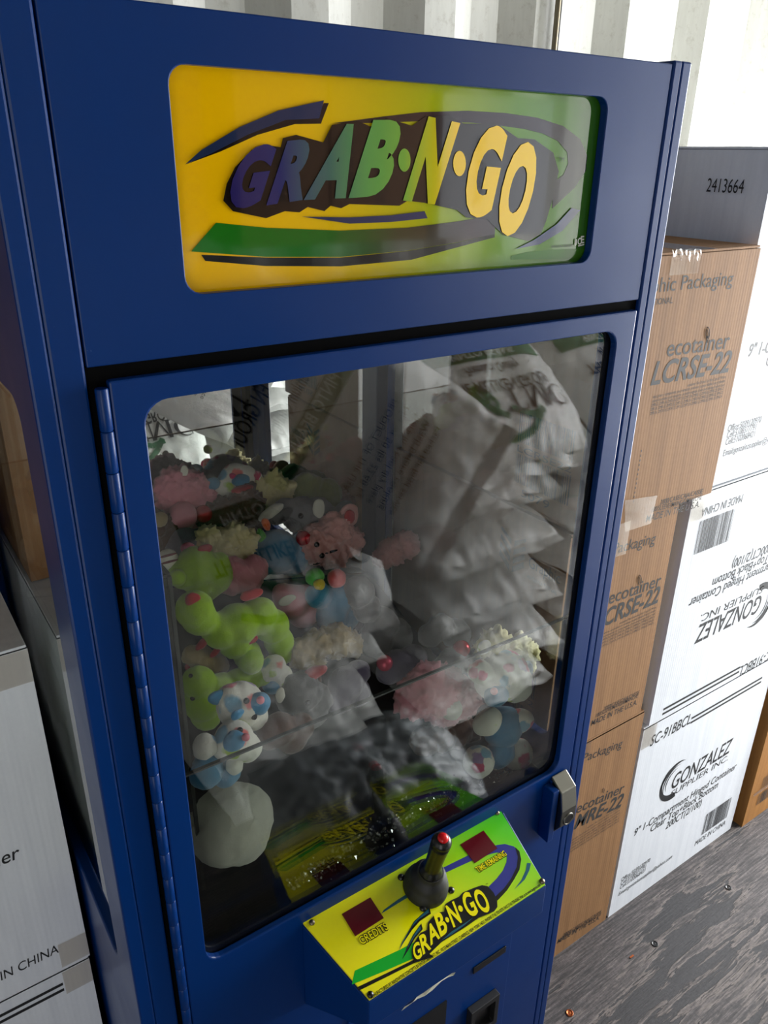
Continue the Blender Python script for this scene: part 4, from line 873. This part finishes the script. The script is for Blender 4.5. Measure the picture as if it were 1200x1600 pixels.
plush('light blue plush with green, yellow and coral pompoms', 0.25, SKY, [(528, 936, 26), (518, 962, 26), (498, 930, 22), (540, 965, 22)], 'short', [('lobe', 'pompom', 492, 902, 15, GREEN, 0), ('lobe', 'pompom', 499, 913, 9, plush_mat('yellow_plush', rgb(236, 206, 40)), -.02), ('lobe', 'pompom', 526, 904, 15, CORAL, 0)])
plush('pale pink shaggy plush at the dark middle of the pile', 0.36, PEACH, [(612, 862, 22), (634, 852, 22), (598, 872, 16)], 'shag')
plush('grey white plush reclining behind the glitter-nosed one', 0.24, GREY, [(596, 975, 28), (586, 1000, 28), (620, 992, 26), (572, 950, 24), (560, 925, 26)], 'plush')
plush('beige ruffled toy hat in the middle of the pile', 0.22, TAN, [(470, 1020, 24), (496, 1008, 24), (525, 1000, 26), (548, 1008, 20), (488, 1032, 20)], 'shag')
plush('dark grey plush with a pink glitter nose, centre of the pile', 0.20, LILAC, [(622, 1040, 26), (645, 1030, 24), (606, 1050, 20), (640, 1056, 24)], 'short', [('on', 'nose', 601, 1036, 13, plain('pink_glitter', rgb(214, 70, 100), 0.25, 0.3), -.004)])
plush('lilac grey round plush in front of the beige hat', 0.19, LILAC, [(540, 1068, 28), (556, 1082, 24), (530, 1090, 26), (560, 1050, 20)], 'short')
plush('grey raccoon-faced plush with a red hat and bead eye', 0.165, GREY, [(472, 1080, 32), (456, 1092, 24), (494, 1092, 26), (488, 1112, 26)], 'plush', [('on', 'eye', 481, 1098, 4.5, EYE), ('on', 'hat', 490, 1052, 15, REDP, 0, (1.6, .8, .6), 10), ('lobe', 'ear', 438, 1086, 11, WHITEP, -.02, (.7, .5, 1.2)), ('on', 'stripe', 500, 1064, 8, BROWN, 0, (.5, .4, 1.5))])
plush('little spotted plush paw beside the lime leg', 0.21, SPOT, [(428, 1042, 20), (440, 1056, 18), (418, 1052, 14)], 'short', [('lobe', 'sleeve', 424, 1070, 15, SKY, 0)])
plush('spotted teddy with pale blue muzzle, facing right at the lower left', 0.14, SPOT, [(376, 1102, 38), (360, 1092, 24), (396, 1118, 24)], 'short', [('on', 'muzzle', 405, 1100, 19, SKY, .004, (1, .8, 1)), ('on', 'nose', 407, 1094, 6.5, PNOSE, -.018), ('on', 'eye', 385, 1095, 5, EYE), ('on', 'eye', 397, 1120, 5, EYE), ('lobe', 'ear', 342, 1089, 15, SKY, 0, (1.3, .5, .8), -15), ('lobe', 'ear', 372, 1116, 11, SKY, -.04, (1.1, .5, .8), 20)])
plush('spotted teddy in a blue shirt, front left corner with raised pink paw', 0.095, SPOT, [(366, 1156, 32), (386, 1168, 24), (350, 1166, 22)], 'short', [('on', 'muzzle', 366, 1158, 19, SKY, .004, (1, .8, .9)), ('on', 'nose', 384, 1152, 6.5, PNOSE, -.012), ('on', 'eye', 375, 1141, 5, EYE), ('lobe', 'arm', 320, 1166, 20, SPOT, 0), ('lobe', 'shirt', 322, 1206, 28, SKY, 0, (1, .8, 1.1)), ('lobe', 'shirt', 352, 1206, 24, SKY, .01), ('lobe', 'foot', 366, 1196, 14, SPOT, -.01)])
plush('dark brown dog plush shadowed behind the spotted teddies', 0.12, BROWN, [(436, 1140, 28), (455, 1152, 26), (420, 1150, 22), (470, 1135, 22)], 'short')
b = plush('large smooth white round plush low in the front left corner', 0.108, WHITEP, [(360, 1284, 60), (350, 1296, 56), (376, 1276, 52), (372, 1300, 50)], 'short', [('on', 'ear', 300, 1282, 13, WHITEP)], vox=0.005)
# right side of the pile
plush('pink shaggy plush in the middle front, pressed to the clear barrier', 0.128, PINK, [(680, 1080, 42), (648, 1090, 32), (716, 1090, 34), (668, 1062, 28), (700, 1066, 26), (690, 1104, 30)], 'shag', [('lobe', 'muzzle', 705, 1108, 18, WHITEP, -.035)])
plush('dark red-nosed plush peeking over the barrier right of the middle', 0.17, BLACKP, [(708, 1034, 24), (730, 1030, 22), (694, 1044, 20)], 'short', [('on', 'nose', 721, 1014, 14, GLIT, -.006)])
plush('cream curly lamb at the right behind the big spotted teddy', 0.115, CREAM, [(772, 1004, 22), (790, 1016, 22), (812, 1014, 20), (828, 1018, 15), (758, 1012, 16), (824, 1036, 14)], 'curl')
plush('big spotted teddy in a blue suit standing at the right front', 0.082, SPOT, [(788, 1054, 40), (770, 1064, 30), (804, 1068, 30), (750, 1050, 20)], 'short', [('on', 'muzzle', 776, 1086, 20, SKY, .004, (1.1, .8, .9)), ('on', 'nose', 772, 1080, 6, PNOSE, -.016), ('lobe', 'ear', 823, 1046, 14, SKY, 0, (.8, .6, 1.1)), ('lobe', 'ear', 756, 1012, 14, SPOT, 0, (1, .5, .9)), ('lobe', 'suit', 786, 1136, 34, SKY, 0, (1, .85, 1)), ('lobe', 'suit', 782, 1176, 26, SKY, -.01, (1, .8, 1)), ('lobe', 'arm', 762, 1128, 22, SPOT, -.025, (1.2, .9, .9), 20), ('lobe', 'arm', 812, 1126, 21, SPOT, -.01, (1.2, .9, .9), -15), ('lobe', 'foot', 748, 1190, 25, SPOT, -.02), ('lobe', 'foot', 808, 1178, 25, SPOT, -.005)])
plush('brown flat-lying dog under the pink shaggy plush', 0.13, BROWN, [(688, 1150, 26), (712, 1144, 26), (664, 1158, 24), (734, 1142, 20)], 'plush')
plush('dark grey plush sunk deep between the beige hat and pink shaggy one', 0.24, GREY, [(690, 980, 22), (712, 990, 24), (672, 992, 20)], 'plush')
plush('round printed toy ball with maroon stripes at the left edge', 0.31, TAGM, [(262, 874, 17), (270, 880, 14)], 'short', [('on', 'stripe', 262, 868, 11, MAROON, 0, (1.4, .15, .18)), ('on', 'stripe', 264, 878, 11, MAROON, 0, (1.4, .15, .18))])
# clear beads scattered along the front of the bed
BEAD = thin_glass('bead_glass', (0.8, 0.82, 0.82, 1), 0.34, rough=0.02); rr = random.Random(9); b = MB()
def bead(c, r):
    vs = [(0, 0, r), (r, 0, 0), (0, r, 0), (-r, 0, 0), (0, -r, 0), (0, 0, -r)]; k = [V(v) + V((rr.uniform(-.3, .3), rr.uniform(-.3, .3), rr.uniform(-.3, .3))) * r for v in vs]
    b.add([V(c) + v for v in k], [(0, 1, 2), (0, 2, 3), (0, 3, 4), (0, 4, 1), (5, 2, 1), (5, 3, 2), (5, 4, 3), (5, 1, 4)], BEAD)
for i in range(520):
    t = rr.random(); s = rr.gauss(0, 1); p = (452 + 372 * t + 3 * s, 1384 - 208 * t + 9 * s * (0.5 + math.sin(3.1 * t)))
    r = rr.uniform(.0016, .0042); c = atz(p, bed_z(0.3, 0.06) + r * .8)
    if 0.045 < c.y < 0.2 and 0.06 < c.x < 0.74: bead(c, r)
o = b.build('clear_bead', loc=(0.45, 0.08, 0.736)); o['kind'] = 'stuff'; tag(o, 'scatter of tiny clear glass beads along the front of the prize bed', 'beads')
